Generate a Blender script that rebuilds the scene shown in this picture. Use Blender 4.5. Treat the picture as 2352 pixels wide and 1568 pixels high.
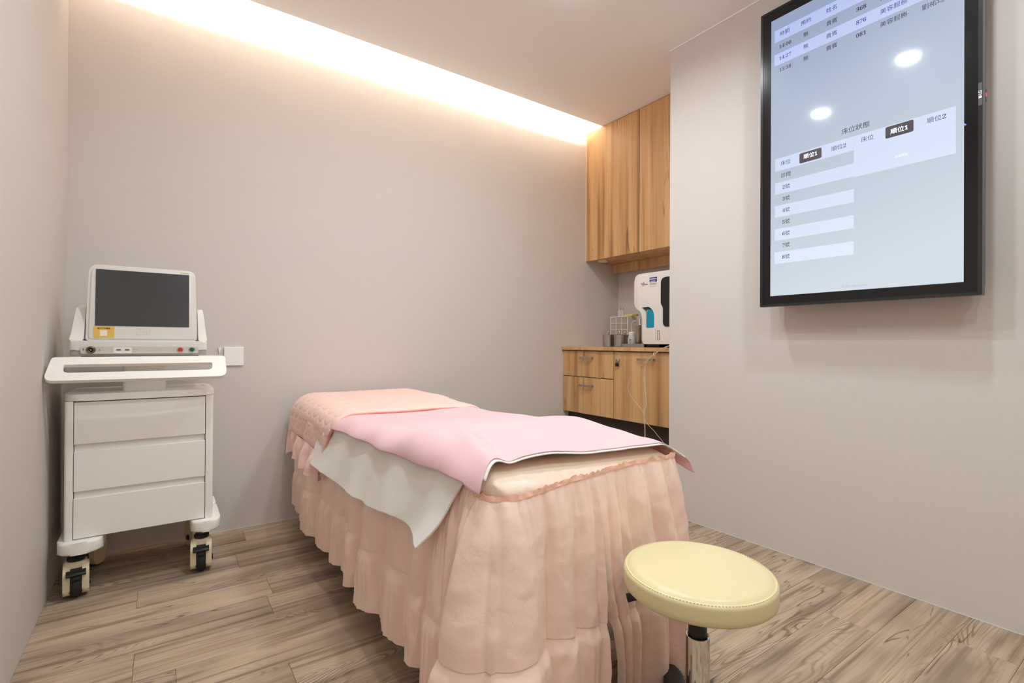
import bpy, bmesh, math, random
from mathutils import Vector, Matrix, noise

random.seed(7)
PI = math.pi
scene = bpy.context.scene
for o in list(bpy.data.objects):
    bpy.data.objects.remove(o, do_unlink=True)
COL = scene.collection

# ---------------------------------------------------------------- camera
YAW, PITCH, ROLL = 0.6116, 0.0028, 0.0053
CAM = Vector((0, 0, 0.92))
_fw = Vector((math.sin(YAW) * math.cos(PITCH), math.cos(YAW) * math.cos(PITCH), math.sin(PITCH)))
_rt = Vector((math.cos(YAW), -math.sin(YAW), 0))
_up = _rt.cross(_fw)
_r2 = _rt * math.cos(ROLL) + _up * math.sin(ROLL)
_u2 = -_rt * math.sin(ROLL) + _up * math.cos(ROLL)
cd = bpy.data.cameras.new('camera')
cd.sensor_width = 36.0
cd.lens = 17.484
cd.clip_start = 0.02
cam = bpy.data.objects.new('camera', cd)
COL.objects.link(cam)
_m = Matrix((_r2, _u2, -_fw)).transposed().to_4x4()
_m.translation = CAM
cam.matrix_world = _m
scene.camera = cam

# ---------------------------------------------------------------- world and exposure
world = bpy.data.worlds.new('world')
scene.world = world
world.use_nodes = True
world.node_tree.nodes['Background'].inputs[0].default_value = (0.9, 0.95, 1.0, 1)
world.node_tree.nodes['Background'].inputs[1].default_value = 0.02
vs = scene.view_settings
vs.view_transform = 'Standard'
vs.look = 'None'
vs.gamma = 1.0
vs.use_curve_mapping = False
vs.exposure = 0.26
scene.cycles.max_bounces = 8
scene.cycles.diffuse_bounces = 7
scene.cycles.glossy_bounces = 4
scene.cycles.transmission_bounces = 4

# room dimensions (metres)
XL, YB, XT, ZC = -0.333, 2.775, 2.2415, 2.506
YE, YC, XA, YF = 1.714, 2.597, 2.985, -1.15
LAMPS = [(0.58, 1.57), (0.90, 0.99), (1.44, 1.615), (1.53, 0.45), (0.30, -0.30), (0.75, -0.65)]  # last two are out of view, added only for fill light
LAMP_W = 6.3
COVE_W = 16.0

# the light of the ceiling lamps (last two added as fill) and of the LED strip in the cove
for i, (x, y) in enumerate(LAMPS):
    ld = bpy.data.lights.new('downlight_light', 'AREA')
    ld.shape = 'DISK'; ld.size = 0.085
    ld.energy = LAMP_W
    ld.color = (0.875, 0.965, 0.99)
    ld.spread = math.radians(165)
    lo = bpy.data.objects.new('downlight_light', ld)
    lo.location = (x, y, ZC - 0.014)
    COL.objects.link(lo)
ld = bpy.data.lights.new('cove_light', 'AREA')
ld.shape = 'RECTANGLE'; ld.size = 2.85; ld.size_y = 0.02
ld.energy = COVE_W
ld.color = (1.0, 0.93, 0.85)
cl = bpy.data.objects.new('cove_light', ld)
cl.location = (1.14, 2.535, 2.556)
cl.rotation_euler = (math.radians(100), 0, 0)
COL.objects.link(cl)

# ---------------------------------------------------------------- helpers
def lin(c):
    return tuple(((v / 255) / 12.92 if v / 255 <= 0.04045 else ((v / 255 + 0.055) / 1.055) ** 2.4) for v in c[:3])

def mat(name, rgb, rough=0.5, metal=0.0, spec=0.5, emit=None, estr=0.0, trans=0.0, alpha=1.0, coat=0.0, sheen=0.0, ior=1.45):
    m = bpy.data.materials.new(name)
    m.use_nodes = True
    b = m.node_tree.nodes['Principled BSDF']
    b.inputs['Base Color'].default_value = (*lin(rgb), 1)
    b.inputs['Roughness'].default_value = rough
    b.inputs['Metallic'].default_value = metal
    b.inputs['Specular IOR Level'].default_value = spec
    b.inputs['Transmission Weight'].default_value = trans
    b.inputs['Alpha'].default_value = alpha
    b.inputs['Coat Weight'].default_value = coat
    b.inputs['Sheen Weight'].default_value = sheen
    b.inputs['IOR'].default_value = ior
    if emit:
        b.inputs['Emission Color'].default_value = (*lin(emit), 1)
        b.inputs['Emission Strength'].default_value = estr
    return m

class NT:
    def __init__(s, m):
        s.t = m.node_tree; s.n = s.t.nodes; s.l = s.t.links
        s.b = s.n['Principled BSDF']
    def node(s, typ, **kw):
        nd = s.n.new(typ)
        for k, v in kw.items():
            if k.startswith('i_'):
                nd.inputs[int(k[2:])].default_value = v
            else:
                setattr(nd, k, v)
        return nd
    def link(s, a, b): s.l.new(a, b)
    def math(s, op, a, b=None, clamp=False):
        nd = s.n.new('ShaderNodeMath'); nd.operation = op; nd.use_clamp = clamp
        for i, v in enumerate((a, b)):
            if v is None: continue
            if isinstance(v, (int, float)): nd.inputs[i].default_value = v
            else: s.l.new(v, nd.inputs[i])
        return nd.outputs[0]
    def noise(s, vec, scale, detail=2, dist=0.0, rough=0.5):
        nd = s.n.new('ShaderNodeTexNoise')
        nd.inputs['Scale'].default_value = scale
        nd.inputs['Detail'].default_value = detail
        nd.inputs['Distortion'].default_value = dist
        nd.inputs['Roughness'].default_value = rough
        if vec is not None: s.l.new(vec, nd.inputs['Vector'])
        return nd.outputs[0]
    def mapping(s, vec, scale, loc=(0, 0, 0)):
        nd = s.n.new('ShaderNodeMapping')
        nd.inputs['Scale'].default_value = scale
        nd.inputs['Location'].default_value = loc
        s.l.new(vec, nd.inputs['Vector'])
        return nd.outputs[0]
    def coord(s, rand=True):
        tc = s.n.new('ShaderNodeTexCoord')
        if not rand: return tc.outputs['Object']
        oi = s.n.new('ShaderNodeObjectInfo')
        mul = s.math('MULTIPLY', oi.outputs['Random'], 61.0)
        add = s.n.new('ShaderNodeVectorMath'); add.operation = 'ADD'
        s.l.new(tc.outputs['Object'], add.inputs[0]); s.l.new(mul, add.inputs[1])
        return add.outputs[0]
    def ramp(s, fac, stops):
        nd = s.n.new('ShaderNodeValToRGB')
        el = nd.color_ramp.elements
        while len(el) < len(stops): el.new(0.5)
        for e, (p, c) in zip(el, stops):
            e.position = p; e.color = (*c, 1) if len(c) == 3 else c
        s.l.new(fac, nd.inputs[0])
        return nd.outputs[0]
    def mix(s, fac, a, b, blend='MIX'):
        nd = s.n.new('ShaderNodeMix'); nd.data_type = 'RGBA'; nd.blend_type = blend
        for sock, v in ((nd.inputs[0], fac), (nd.inputs[6], a), (nd.inputs[7], b)):
            if isinstance(v, (int, float)): sock.default_value = v
            elif isinstance(v, tuple): sock.default_value = (*v, 1)
            else: s.l.new(v, sock)
        return nd.outputs[2]
    def bump(s, h, strength=0.3, dist=0.002):
        nd = s.n.new('ShaderNodeBump')
        nd.inputs['Strength'].default_value = strength
        nd.inputs['Distance'].default_value = dist
        s.l.new(h, nd.inputs['Height'])
        s.l.new(nd.outputs[0], s.b.inputs['Normal'])

# --- wall covering: fine woven vinyl paper
def wall_mat(name, rgb, coarse=False):
    m = mat(name, rgb, 0.72, spec=0.3)
    t = NT(m); c = t.coord(False)
    if coarse:
        h = t.noise(c, 330, 1)
        t.bump(h, 0.4, 0.0013)
    else:
        a = t.noise(t.mapping(c, (70, 70, 620)), 1.0, 1)
        t.bump(a, 0.25, 0.0007)
        base = lin(rgb)
        t.link(t.mix(a, tuple(v * 0.95 for v in base), tuple(min(1, v * 1.05) for v in base)), t.b.inputs['Base Color'])
    return m

def oak_mat(name):
    m = mat(name, (196, 150, 100), 0.45, spec=0.35)
    t = NT(m); c = t.coord(True)
    band = t.noise(t.mapping(c, (13, 13, 0.5)), 1.0, 2.5, 0.3)
    fine = t.noise(t.mapping(c, (150, 150, 2.2)), 1.0, 3)
    knot = t.noise(t.mapping(c, (22, 22, 3.2)), 1.0, 4, 1.2)
    col = t.ramp(band, [(0.30, lin((166, 124, 82))), (0.43, lin((204, 162, 115))), (0.58, lin((216, 177, 129))), (0.78, lin((192, 149, 102)))])
    f2 = t.ramp(fine, [(0.30, (0.74, 0.69, 0.63)), (0.52, (1, 1, 1))])
    col = t.mix(0.6, col, f2, 'MULTIPLY')
    kf = t.ramp(knot, [(0.64, (0, 0, 0)), (0.76, (1, 1, 1))])
    col = t.mix(t.math('MULTIPLY', kf, 0.75), col, lin((112, 74, 44)))
    t.link(col, t.b.inputs['Base Color'])
    t.bump(fine, 0.08, 0.0006)
    return m

def plank_mat(name):
    m = mat(name, (160, 140, 115), 0.48, spec=0.4)
    t = NT(m); c = t.coord(True)
    big = t.noise(t.mapping(c, (1.6, 7, 1)), 1.0, 2, 0.5)
    ring = t.noise(t.mapping(c, (1.3, 8.5, 1)), 1.0, 1.6, 0.8)
    rings = t.math('SINE', t.math('MULTIPLY', ring, 210.0))
    patch = t.noise(t.mapping(c, (1.7, 8.0, 1), (3.1, 9.2, 0)), 1.0, 2)
    fine = t.noise(t.mapping(c, (5, 210, 1)), 1.0, 3)
    streak = t.noise(t.mapping(c, (1.3, 46, 1)), 1.0, 3, 0.4)
    crack = t.noise(t.mapping(c, (1.0, 11, 1), (7.7, 1.2, 0)), 1.0, 2.5, 0.35)
    oi = t.n.new('ShaderNodeObjectInfo')
    col = t.ramp(big, [(0.30, lin((152, 135, 119))), (0.45, lin((180, 161, 139))), (0.58, lin((194, 176, 152))), (0.72, lin((174, 152, 133)))])
    tone = t.ramp(oi.outputs['Random'], [(0.0, (0.90, 0.88, 0.87)), (0.5, (1, 1, 1)), (1.0, (1.06, 1.05, 1.02))])
    col = t.mix(1.0, col, tone, 'MULTIPLY')
    sf = t.ramp(streak, [(0.32, (0.50, 0.45, 0.43)), (0.47, (0.95, 0.94, 0.93)), (0.72, (1.06, 1.05, 1.02))])
    col = t.mix(0.9, col, sf, 'MULTIPLY')
    ff = t.ramp(fine, [(0.34, (0.80, 0.78, 0.76)), (0.6, (1, 1, 1))])
    col = t.mix(0.7, col, ff, 'MULTIPLY')
    rl = t.ramp(t.math('ADD', t.math('MULTIPLY', rings, 0.5), 0.5), [(0.0, (1, 1, 1)), (0.42, (0, 0, 0))])
    pf = t.ramp(patch, [(0.50, (0, 0, 0)), (0.66, (1, 1, 1))])
    lines = t.math('MULTIPLY', t.math('MULTIPLY', rl, pf), 0.62)
    col = t.mix(lines, col, lin((88, 72, 62)))
    cr = t.math('ABSOLUTE', t.math('SUBTRACT', crack, 0.5))
    cf = t.ramp(cr, [(0.0, (1, 1, 1)), (0.0065, (0, 0, 0))])
    cf = t.math('MULTIPLY', t.math('MULTIPLY', cf, t.ramp(streak, [(0.47, (0, 0, 0)), (0.55, (1, 1, 1))])), 0.85)
    col = t.mix(cf, col, lin((62, 48, 40)))
    t.link(col, t.b.inputs['Base Color'])
    t.bump(fine, 0.15, 0.0008)
    return m

def cloth_mat(name, rgb, rough=0.6, scale=60.0, strength=0.25, dist=0.004, spec=0.3, sheen=0.2, weave=True):
    m = mat(name, rgb, rough, spec=spec, sheen=sheen)
    t = NT(m); c = t.coord(False)
    a = t.noise(c, scale, 2, 0.8)
    r = t.math('ABSOLUTE', t.math('SUBTRACT', a, 0.5))
    t.bump(r, strength, dist)
    return m

M = {}
M['wall'] = wall_mat('wall_paper', (214, 208, 204))
M['wall_coarse'] = wall_mat('wall_plaster', (202, 196, 191), True)
M['ceiling'] = mat('ceiling_paint', (250, 249, 248), 0.9, spec=0.1)
M['cove'] = mat('cove_paint', (240, 234, 226), 0.9, spec=0.1)
M['plate'] = mat('white_plate', (250, 248, 246), 0.4)
M['caulk'] = mat('white_caulk', (226, 219, 212), 0.4)
M['plank'] = plank_mat('vinyl_plank')
M['subfloor'] = mat('subfloor', (70, 58, 48), 0.9)
M['oak'] = oak_mat('oak_laminate')
M['kick'] = mat('dark_kick', (62, 53, 46), 0.7)
M['gap'] = mat('dark_gap', (70, 48, 30), 0.8)
M['white'] = mat('white_enamel', (244, 241, 236), 0.35)
M['white_soft'] = mat('white_plastic', (234, 230, 226), 0.45)
M['plastic'] = mat('warm_white_plastic', (226, 222, 217), 0.42)
M['grey'] = mat('grey_plastic', (158, 154, 150), 0.5)
M['panel'] = mat('panel_plastic', (206, 199, 191), 0.4)
M['black'] = mat('black_plastic', (28, 27, 27), 0.42)
M['blackrubber'] = mat('black_rubber', (33, 32, 32), 0.6)
M['dark_gloss'] = mat('dark_gloss', (26, 25, 27), 0.12)
M['cream'] = mat('cream_plastic', (222, 208, 178), 0.38)
M['steel'] = mat('brushed_steel', (178, 172, 164), 0.3, 1.0)
M['chrome'] = mat('chrome', (215, 212, 208), 0.08, 1.0)
M['brass'] = mat('dark_brass', (120, 108, 92), 0.3, 1.0)
M['red'] = mat('red_button', (205, 52, 38), 0.4)
M['green'] = mat('green_button', (0, 98, 72), 0.4)
M['monitor_glass'] = mat('monitor_glass', (68, 69, 70), 0.16, spec=0.5)
M['yellow_sticker'] = mat('yellow_sticker', (222, 186, 84), 0.35)
M['ink'] = mat('ink', (70, 58, 40), 0.6)
M['paper'] = mat('paper_white', (232, 228, 220), 0.6)
M['blue_panel'] = mat('cyan_panel', (0, 150, 184), 0.4)
M['blue_label'] = mat('blue_label', (66, 76, 156), 0.5)
M['ink_blue'] = mat('ink_blue', (70, 96, 168), 0.5)
M['ink_green'] = mat('ink_green', (120, 170, 90), 0.5)
M['clear'] = mat('clear_plastic', (205, 196, 184), 0.18, alpha=0.5)
M['tubing'] = mat('clear_tubing', (226, 212, 190), 0.12, alpha=0.62)
M['tubing_thin'] = mat('thin_tubing', (232, 214, 186), 0.08, alpha=0.30)
M['frosted'] = mat('frosted_plastic', (206, 204, 200), 0.35, alpha=0.8)
M['glass'] = mat('vial_glass', (225, 225, 220), 0.08, alpha=0.5)
M['yellow'] = mat('yellow_plastic', (226, 208, 62), 0.4)
M['lime'] = mat('lime_plastic', (138, 176, 70), 0.4)
M['ruffle'] = cloth_mat('peach_cotton', (248, 219, 204), 0.36, 34, 0.26, 0.005, 0.55, 0.05)
M['mattress'] = cloth_mat('peach_cover', (250, 228, 208), 0.40, 14, 0.2, 0.006, 0.4)
M['trim'] = cloth_mat('peach_trim', (244, 196, 170), 0.55)
M['pink'] = cloth_mat('pink_sheet', (232, 191, 197), 0.75, 7, 0.10, 0.01, 0.2)
M['quilt'] = cloth_mat('peach_quilt', (244, 207, 196), 0.55, 60, 0.18, 0.004)
M['coral'] = cloth_mat('coral_piping', (240, 150, 142), 0.55)
M['towel'] = mat('terry_cotton', (252, 248, 240), 0.95, spec=0.1, sheen=0.5)
_t = NT(M['towel']); _c = _t.coord(False)
_t.bump(_t.math('ADD', _t.noise(_c, 620, 2), _t.math('MULTIPLY', _t.noise(_c, 60, 3), 0.25)), 0.7, 0.003)
M['vinyl'] = mat('yellow_vinyl', (218, 207, 164), 0.32, spec=0.45)
_t = NT(M['vinyl']); _t.bump(_t.noise(_t.coord(False), 500, 2), 0.06, 0.001)
M['thread'] = mat('pale_thread', (240, 228, 170), 0.6)
M['tv_frame'] = mat('tv_frame', (42, 41, 41), 0.22)
M['tv_bezel'] = mat('tv_bezel', (20, 19, 22), 0.16)
M['tv_back'] = mat('tv_back', (64, 64, 58), 0.5)
M['lamp'] = mat('lamp_diffuser', (255, 250, 240), 0.5, emit=(255, 246, 232), estr=4.0)
M['lamp_rim'] = mat('lamp_diffuser_rim', (255, 250, 240), 0.5, emit=(250, 252, 255), estr=55.0)
M['led'] = mat('led_strip', (255, 240, 210), 0.5, emit=(255, 232, 196), estr=6.0)
M['puck'] = mat('puck_diffuser', (235, 225, 212), 0.3)
M['redled'] = mat('red_indicator', (255, 40, 40), 0.4, emit=(255, 40, 40), estr=1.6)
M['text_dark'] = mat('screen_text_dark', (30, 34, 48), 0.3, emit=(44, 48, 66), estr=0.6)
M['text_blue'] = mat('screen_text_blue', (42, 56, 100), 0.3, emit=(50, 66, 118), estr=0.6)
M['text_white'] = mat('screen_text_white', (200, 210, 230), 0.3, emit=(232, 238, 250), estr=0.9)
M['text_grey'] = mat('screen_text_grey', (120, 125, 135), 0.3, emit=(140, 146, 160), estr=0.8)
M['pill'] = mat('screen_pill', (40, 34, 40), 0.3, emit=(66, 56, 64), estr=0.6)

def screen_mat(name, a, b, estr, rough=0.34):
    """back-lit panel: emission colour blends from a (top) to b (bottom)."""
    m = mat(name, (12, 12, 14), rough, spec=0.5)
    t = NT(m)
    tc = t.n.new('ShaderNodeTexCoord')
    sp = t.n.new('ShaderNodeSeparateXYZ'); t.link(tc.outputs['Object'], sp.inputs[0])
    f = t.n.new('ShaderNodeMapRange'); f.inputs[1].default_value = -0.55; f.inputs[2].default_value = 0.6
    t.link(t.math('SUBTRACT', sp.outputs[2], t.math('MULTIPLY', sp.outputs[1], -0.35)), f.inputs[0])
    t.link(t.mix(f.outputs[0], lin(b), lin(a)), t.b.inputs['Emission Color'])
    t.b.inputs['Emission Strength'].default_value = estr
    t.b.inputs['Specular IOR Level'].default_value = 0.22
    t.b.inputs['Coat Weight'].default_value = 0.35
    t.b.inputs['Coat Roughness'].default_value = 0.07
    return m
for _k in ('lamp', 'led', 'redled', 'text_dark', 'text_blue', 'text_white', 'text_grey', 'pill'):
    M[_k].cycles.emission_sampling = 'NONE'
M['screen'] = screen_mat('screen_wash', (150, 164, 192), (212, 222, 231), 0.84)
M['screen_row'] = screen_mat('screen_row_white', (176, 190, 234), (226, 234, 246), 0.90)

# --- object helpers
def link(o, parent=None):
    COL.objects.link(o)
    if parent is not None: o.parent = parent
    return o

def base_of(parent):
    v = Vector((0, 0, 0))
    while parent is not None:
        v += parent.location; parent = parent.parent
    return v

def obj(name, bm, material, parent=None, smooth=False, loc=None):
    """bm in world coordinates -> one mesh object, stored relative to its thing's base (or loc)."""
    me = bpy.data.meshes.new(name)
    if isinstance(bm, bmesh.types.BMesh):
        bmesh.ops.recalc_face_normals(bm, faces=bm.faces)
        bm.to_mesh(me); bm.free()
    else:
        me = bm
    origin = base_of(parent) if parent is not None else Vector(loc or (0, 0, 0))
    me.transform(Matrix.Translation(-origin))
    if smooth:
        for p in me.polygons: p.use_smooth = True
    me.materials.clear(); me.materials.append(material)
    o = bpy.data.objects.new(name, me)
    link(o, parent)
    if parent is None: o.location = origin
    return o

def smooth_by_angle(o, deg=40):
    me = o.data
    for p in me.polygons: p.use_smooth = True
    bm = bmesh.new(); bm.from_mesh(me)
    lim = math.radians(deg)
    for e in bm.edges:
        e.smooth = not (len(e.link_faces) == 2 and e.calc_face_angle(0) > lim) 
    bm.to_mesh(me); bm.free()
    return o

def thing(name, label, cat, loc=(0, 0, 0), group=None):
    o = bpy.data.objects.new(name, None)
    o.empty_display_size = 0.05
    o.location = loc
    COL.objects.link(o)
    o['label'] = label; o['category'] = cat
    if group: o['group'] = group
    return o

def tag(o, label, cat, group=None):
    o['label'] = label; o['category'] = cat
    if group: o['group'] = group
    return o

def struct(o):
    o['kind'] = 'structure'
    return o

def box(bm, x0, x1, y0, y1, z0, z1):
    vs_ = [bm.verts.new(p) for p in ((x0, y0, z0), (x1, y0, z0), (x1, y1, z0), (x0, y1, z0), (x0, y0, z1), (x1, y0, z1), (x1, y1, z1), (x0, y1, z1))]
    for f in ((0, 3, 2, 1), (4, 5, 6, 7), (0, 1, 5, 4), (1, 2, 6, 5), (2, 3, 7, 6), (3, 0, 4, 7)):
        bm.faces.new([vs_[i] for i in f])
    return vs_

def bx(*a, bevel=0.0, seg=2):
    bm = bmesh.new(); box(bm, *a)
    if bevel > 0:
        bmesh.ops.bevel(bm, geom=list(bm.edges), offset=bevel, segments=seg, profile=0.5, affect='EDGES')
    return bm

def rounded_poly(pts, r, n=5):
    """2D polygon with rounded corners. r: number or list."""
    out = []
    N = len(pts)
    for i in range(N):
        p0, p1, p2 = Vector(pts[i - 1]), Vector(pts[i]), Vector(pts[(i + 1) % N])
        rr = r[i] if isinstance(r, (list, tuple)) else r
        a = (p0 - p1); b = (p2 - p1)
        la, lb = a.length, b.length
        a.normalize(); b.normalize()
        if rr <= 0: out.append(p1); continue
        d = min(rr, la * 0.49, lb * 0.49)
        s, e = p1 + a * d, p1 + b * d
        for k in range(n + 1):
            t = k / n
            out.append(s * (1 - t) ** 2 + p1 * 2 * t * (1 - t) + e * t * t)
    return [(v.x, v.y) for v in out]

def prism(poly, h0, h1, axis, bevel=0.0, seg=2, hole=None):
    """extrude 2D poly; axis 'x': (u,v)->(y,z); 'y': (u,v)->(x,z); 'z': (u,v)->(x,y)."""
    def P(u, v, h):
        return {'x': (h, u, v), 'y': (u, h, v), 'z': (u, v, h)}[axis]
    bm = bmesh.new()
    if hole is None:
        a = [bm.verts.new(P(u, v, h0)) for u, v in poly]
        b = [bm.verts.new(P(u, v, h1)) for u, v in poly]
        bm.faces.new(a); bm.faces.new(b)
        n = len(poly)
        for i in range(n):
            bm.faces.new((a[i], a[(i + 1) % n], b[(i + 1) % n], b[i]))
        if bevel > 0:
            ed = [e for f in bm.faces if len(f.verts) > 4 or n == 4 and len(f.verts) == 4 for e in f.edges]
            ed = [e for e in bm.edges if abs(e.verts[0].co['xyz'.index(axis)] - e.verts[1].co['xyz'.index(axis)]) < 1e-9]
            bmesh.ops.bevel(bm, geom=ed, offset=bevel, segments=seg, profile=0.5, affect='EDGES')
    else:
        # ring: poly and hole have the same number of points
        A = [[bm.verts.new(P(u, v, h)) for u, v in pl] for pl, h in ((poly, h0), (poly, h1), (hole, h0), (hole, h1))]
        n = len(poly)
        for i in range(n):
            j = (i + 1) % n
            bm.faces.new((A[0][i], A[0][j], A[1][j], A[1][i]))
            bm.faces.new((A[2][j], A[2][i], A[3][i], A[3][j]))
            bm.faces.new((A[0][j], A[0][i], A[2][i], A[2][j]))
            bm.faces.new((A[1][i], A[1][j], A[3][j], A[3][i]))
        if bevel > 0:
            k = 'xyz'.index(axis)
            ed = [e for e in bm.edges if abs(e.verts[0].co[k] - e.verts[1].co[k]) < 1e-9 and len({id(f) for f in e.link_faces}) == 2 and e.calc_face_angle(0) > 0.5]
            bmesh.ops.bevel(bm, geom=ed, offset=bevel, segments=seg, profile=0.5, affect='EDGES')
    return bm

def rrect(x0, x1, y0, y1, r, n=5):
    return rounded_poly([(x0, y0), (x1, y0), (x1, y1), (x0, y1)], r, n)

def lathe(prof, c=(0, 0), n=32, bm=None, axis='z'):
    """prof: list of (r, h). c: the two other coordinates of the axis."""
    bm = bm or bmesh.new()
    rings = []
    for r, h in prof:
        if r < 1e-6:
            rings.append([bm.verts.new({'z': (c[0], c[1], h), 'y': (c[0], h, c[1]), 'x': (h, c[0], c[1])}[axis])])
        else:
            ring = []
            for i in range(n):
                a = 2 * PI * i / n
                u, v = c[0] + r * math.cos(a), c[1] + r * math.sin(a)
                ring.append(bm.verts.new({'z': (u, v, h), 'y': (u, h, v), 'x': (h, u, v)}[axis]))
            rings.append(ring)
    for A, B in zip(rings[:-1], rings[1:]):
        if len(A) == 1 and len(B) == 1: continue
        for i in range(n):
            j = (i + 1) % n
            if len(A) == 1: bm.faces.new((A[0], B[i], B[j]))
            elif len(B) == 1: bm.faces.new((A[i], A[j], B[0]))
            else: bm.faces.new((A[i], A[j], B[j], B[i]))
    for R in (rings[0], rings[-1]):
        if len(R) > 1: bm.faces.new(R)
    return bm

def catmull(pts, sub=8):
    P = [Vector(p) for p in pts]
    out = []
    for i in range(len(P) - 1):
        p0 = P[max(i - 1, 0)]; p1 = P[i]; p2 = P[i + 1]; p3 = P[min(i + 2, len(P) - 1)]
        for k in range(sub):
            t = k / sub
            out.append(0.5 * ((2 * p1) + (p2 - p0) * t + (2 * p0 - 5 * p1 + 4 * p2 - p3) * t * t + (3 * p1 - p0 - 3 * p2 + p3) * t ** 3))
    out.append(P[-1])
    return out

def tube(path, r, n=8, bm=None, closed=False):
    bm = bm or bmesh.new()
    pts = [Vector(p) for p in path]
    N = len(pts)
    rings = []
    up = Vector((0, 0, 1))
    prev = None
    for i, p in enumerate(pts):
        if closed: d = pts[(i + 1) % N] - pts[i - 1]
        else: d = pts[min(i + 1, N - 1)] - pts[max(i - 1, 0)]
        d.normalize()
        if prev is None:
            a = d.cross(up) if abs(d.z) < 0.95 else d.cross(Vector((1, 0, 0)))
        else:
            a = prev - d * prev.dot(d)
        a.normalize(); prev = a
        b = d.cross(a)
        rr = r(i / max(1, N - 1)) if callable(r) else r
        rings.append([bm.verts.new(p + (a * math.cos(2 * PI * k / n) + b * math.sin(2 * PI * k / n)) * rr) for k in range(n)])
    for i in range(N if closed else N - 1):
        A, B = rings[i], rings[(i + 1) % N]
        for k in range(n):
            bm.faces.new((A[k], A[(k + 1) % n], B[(k + 1) % n], B[k]))
    if not closed:
        bm.faces.new(rings[0]); bm.faces.new(rings[-1])
    return bm

def grid(nu, nv, fn, thick=0.0):
    """surface fn(u,v)->Vector on [0,1]^2 ; optional thickness along normals."""
    V = [[Vector(fn(i / nu, j / nv)) for j in range(nv + 1)] for i in range(nu + 1)]
    verts = [p for row in V for p in row]
    W = nv + 1
    faces = [(i * W + j, (i + 1) * W + j, (i + 1) * W + j + 1, i * W + j + 1) for i in range(nu) for j in range(nv)]
    me = bpy.data.meshes.new('cloth')
    if thick > 0:
        nrm = []
        for i in range(nu + 1):
            for j in range(nv + 1):
                du = V[min(i + 1, nu)][j] - V[max(i - 1, 0)][j]
                dv = V[i][min(j + 1, nv)] - V[i][max(j - 1, 0)]
                n = du.cross(dv)
                nrm.append(n.normalized() if n.length > 1e-12 else Vector((0, 0, 1)))
        N0 = len(verts)
        verts2 = [p - n * thick for p, n in zip(verts, nrm)]
        verts = verts + verts2
        faces = faces + [tuple(N0 + k for k in reversed(f)) for f in faces]
        rim = [i * W for i in range(nu + 1)] + [nu * W + j for j in range(1, nv + 1)] + [i * W + nv for i in range(nu - 1, -1, -1)] + [j for j in range(nv - 1, 0, -1)]
        L = len(rim)
        for k in range(L):
            a, b = rim[k], rim[(k + 1) % L]
            faces.append((b, a, N0 + a, N0 + b))
    me.from_pydata([tuple(p) for p in verts], [], faces)
    me.validate()
    return me

def text_mesh(body, size, bold=0.0, align='CENTER'):
    cu = bpy.data.curves.new('lettering', 'FONT')
    cu.body = body; cu.size = size; cu.align_x = align; cu.align_y = 'CENTER'
    cu.offset = bold * size
    cu.resolution_u = 3
    o = bpy.data.objects.new('lettering_tmp', cu)
    COL.objects.link(o)
    bpy.context.view_layer.update()
    dg = bpy.context.evaluated_depsgraph_get()
    me = bpy.data.meshes.new_from_object(o.evaluated_get(dg))
    bpy.data.objects.remove(o, do_unlink=True)
    return me

def lettering(body, size, pos, material, parent, face='x', bold=0.0, rot=0.0, name='lettering'):
    """flat lettering; face 'x': reads on a plane facing -X, 'y': facing -Y."""
    me = text_mesh(body, size, bold)
    if not me.vertices: return None
    R = Matrix(((0, 0, -1), (-1, 0, 0), (0, 1, 0))) if face == 'x' else Matrix(((1, 0, 0), (0, 0, -1), (0, 1, 0)))
    me.transform(Matrix.Translation(Vector(pos)) @ R.to_4x4() @ Matrix.Rotation(rot, 4, 'Z'))
    return obj(name, me, material, parent)

def digits(s):
    return ''.join(chr(0x1D7CE + int(c)) if c.isdigit() else c for c in s)

# ================================================================ the room
floor = struct(obj('floor', bx(XL - 0.1, XA + 0.1, YF - 0.1, YB + 0.1, -0.06, -0.0032), M['subfloor']))
PW, PL_ = 0.1505, 0.914
_pl_cache = {}
known = {0: 0.32, 2: 0.26, 3: -0.07, 5: 0.312, 6: -0.064, 8: 0.30, 12: 2.077, 13: 1.87, 14: 1.50, 15: 2.02, 16: 1.78}
rows = int((YB - YF) / PW) + 2
for r in range(-1, rows):
    y1 = 2.74 - r * PW + PW * 0; y1 = 2.74 - r * PW
    y0 = y1 - PW
    y1c, y0c = min(y1, YB), max(y0, YF)
    if y1c - y0c < 0.01: continue
    off = known.get(r, random.uniform(0, PL_))
    x = off - PL_ * math.ceil((off - XL) / PL_)
    xmax = XA if y1c > YE else XT
    while x < xmax:
        a, b = max(x, XL), min(x + PL_, xmax)
        x += PL_
        if b - a < 0.01: continue
        w, h = round(b - a, 4), round(y1c - y0c, 4)
        key = (w, h)
        if key not in _pl_cache:
            bm = bmesh.new(); g = 0.0004
            box(bm, -w / 2 + g, w / 2 - g, -h / 2 + g, h / 2 - g, -0.003, 0.0)
            tops = [e for e in bm.edges if all(abs(v.co.z) < 1e-6 for v in e.verts)]
            bmesh.ops.bevel(bm, geom=tops, offset=0.0005, segments=1, affect='EDGES')
            me = bpy.data.meshes.new('plank'); bm.to_mesh(me); bm.free()
            me.materials.append(M['plank']); _pl_cache[key] = me
        o = bpy.data.objects.new('plank', _pl_cache[key])
        o.location = ((a + b) / 2, (y0c + y1c) / 2, 0)
        link(o, floor)

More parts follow.
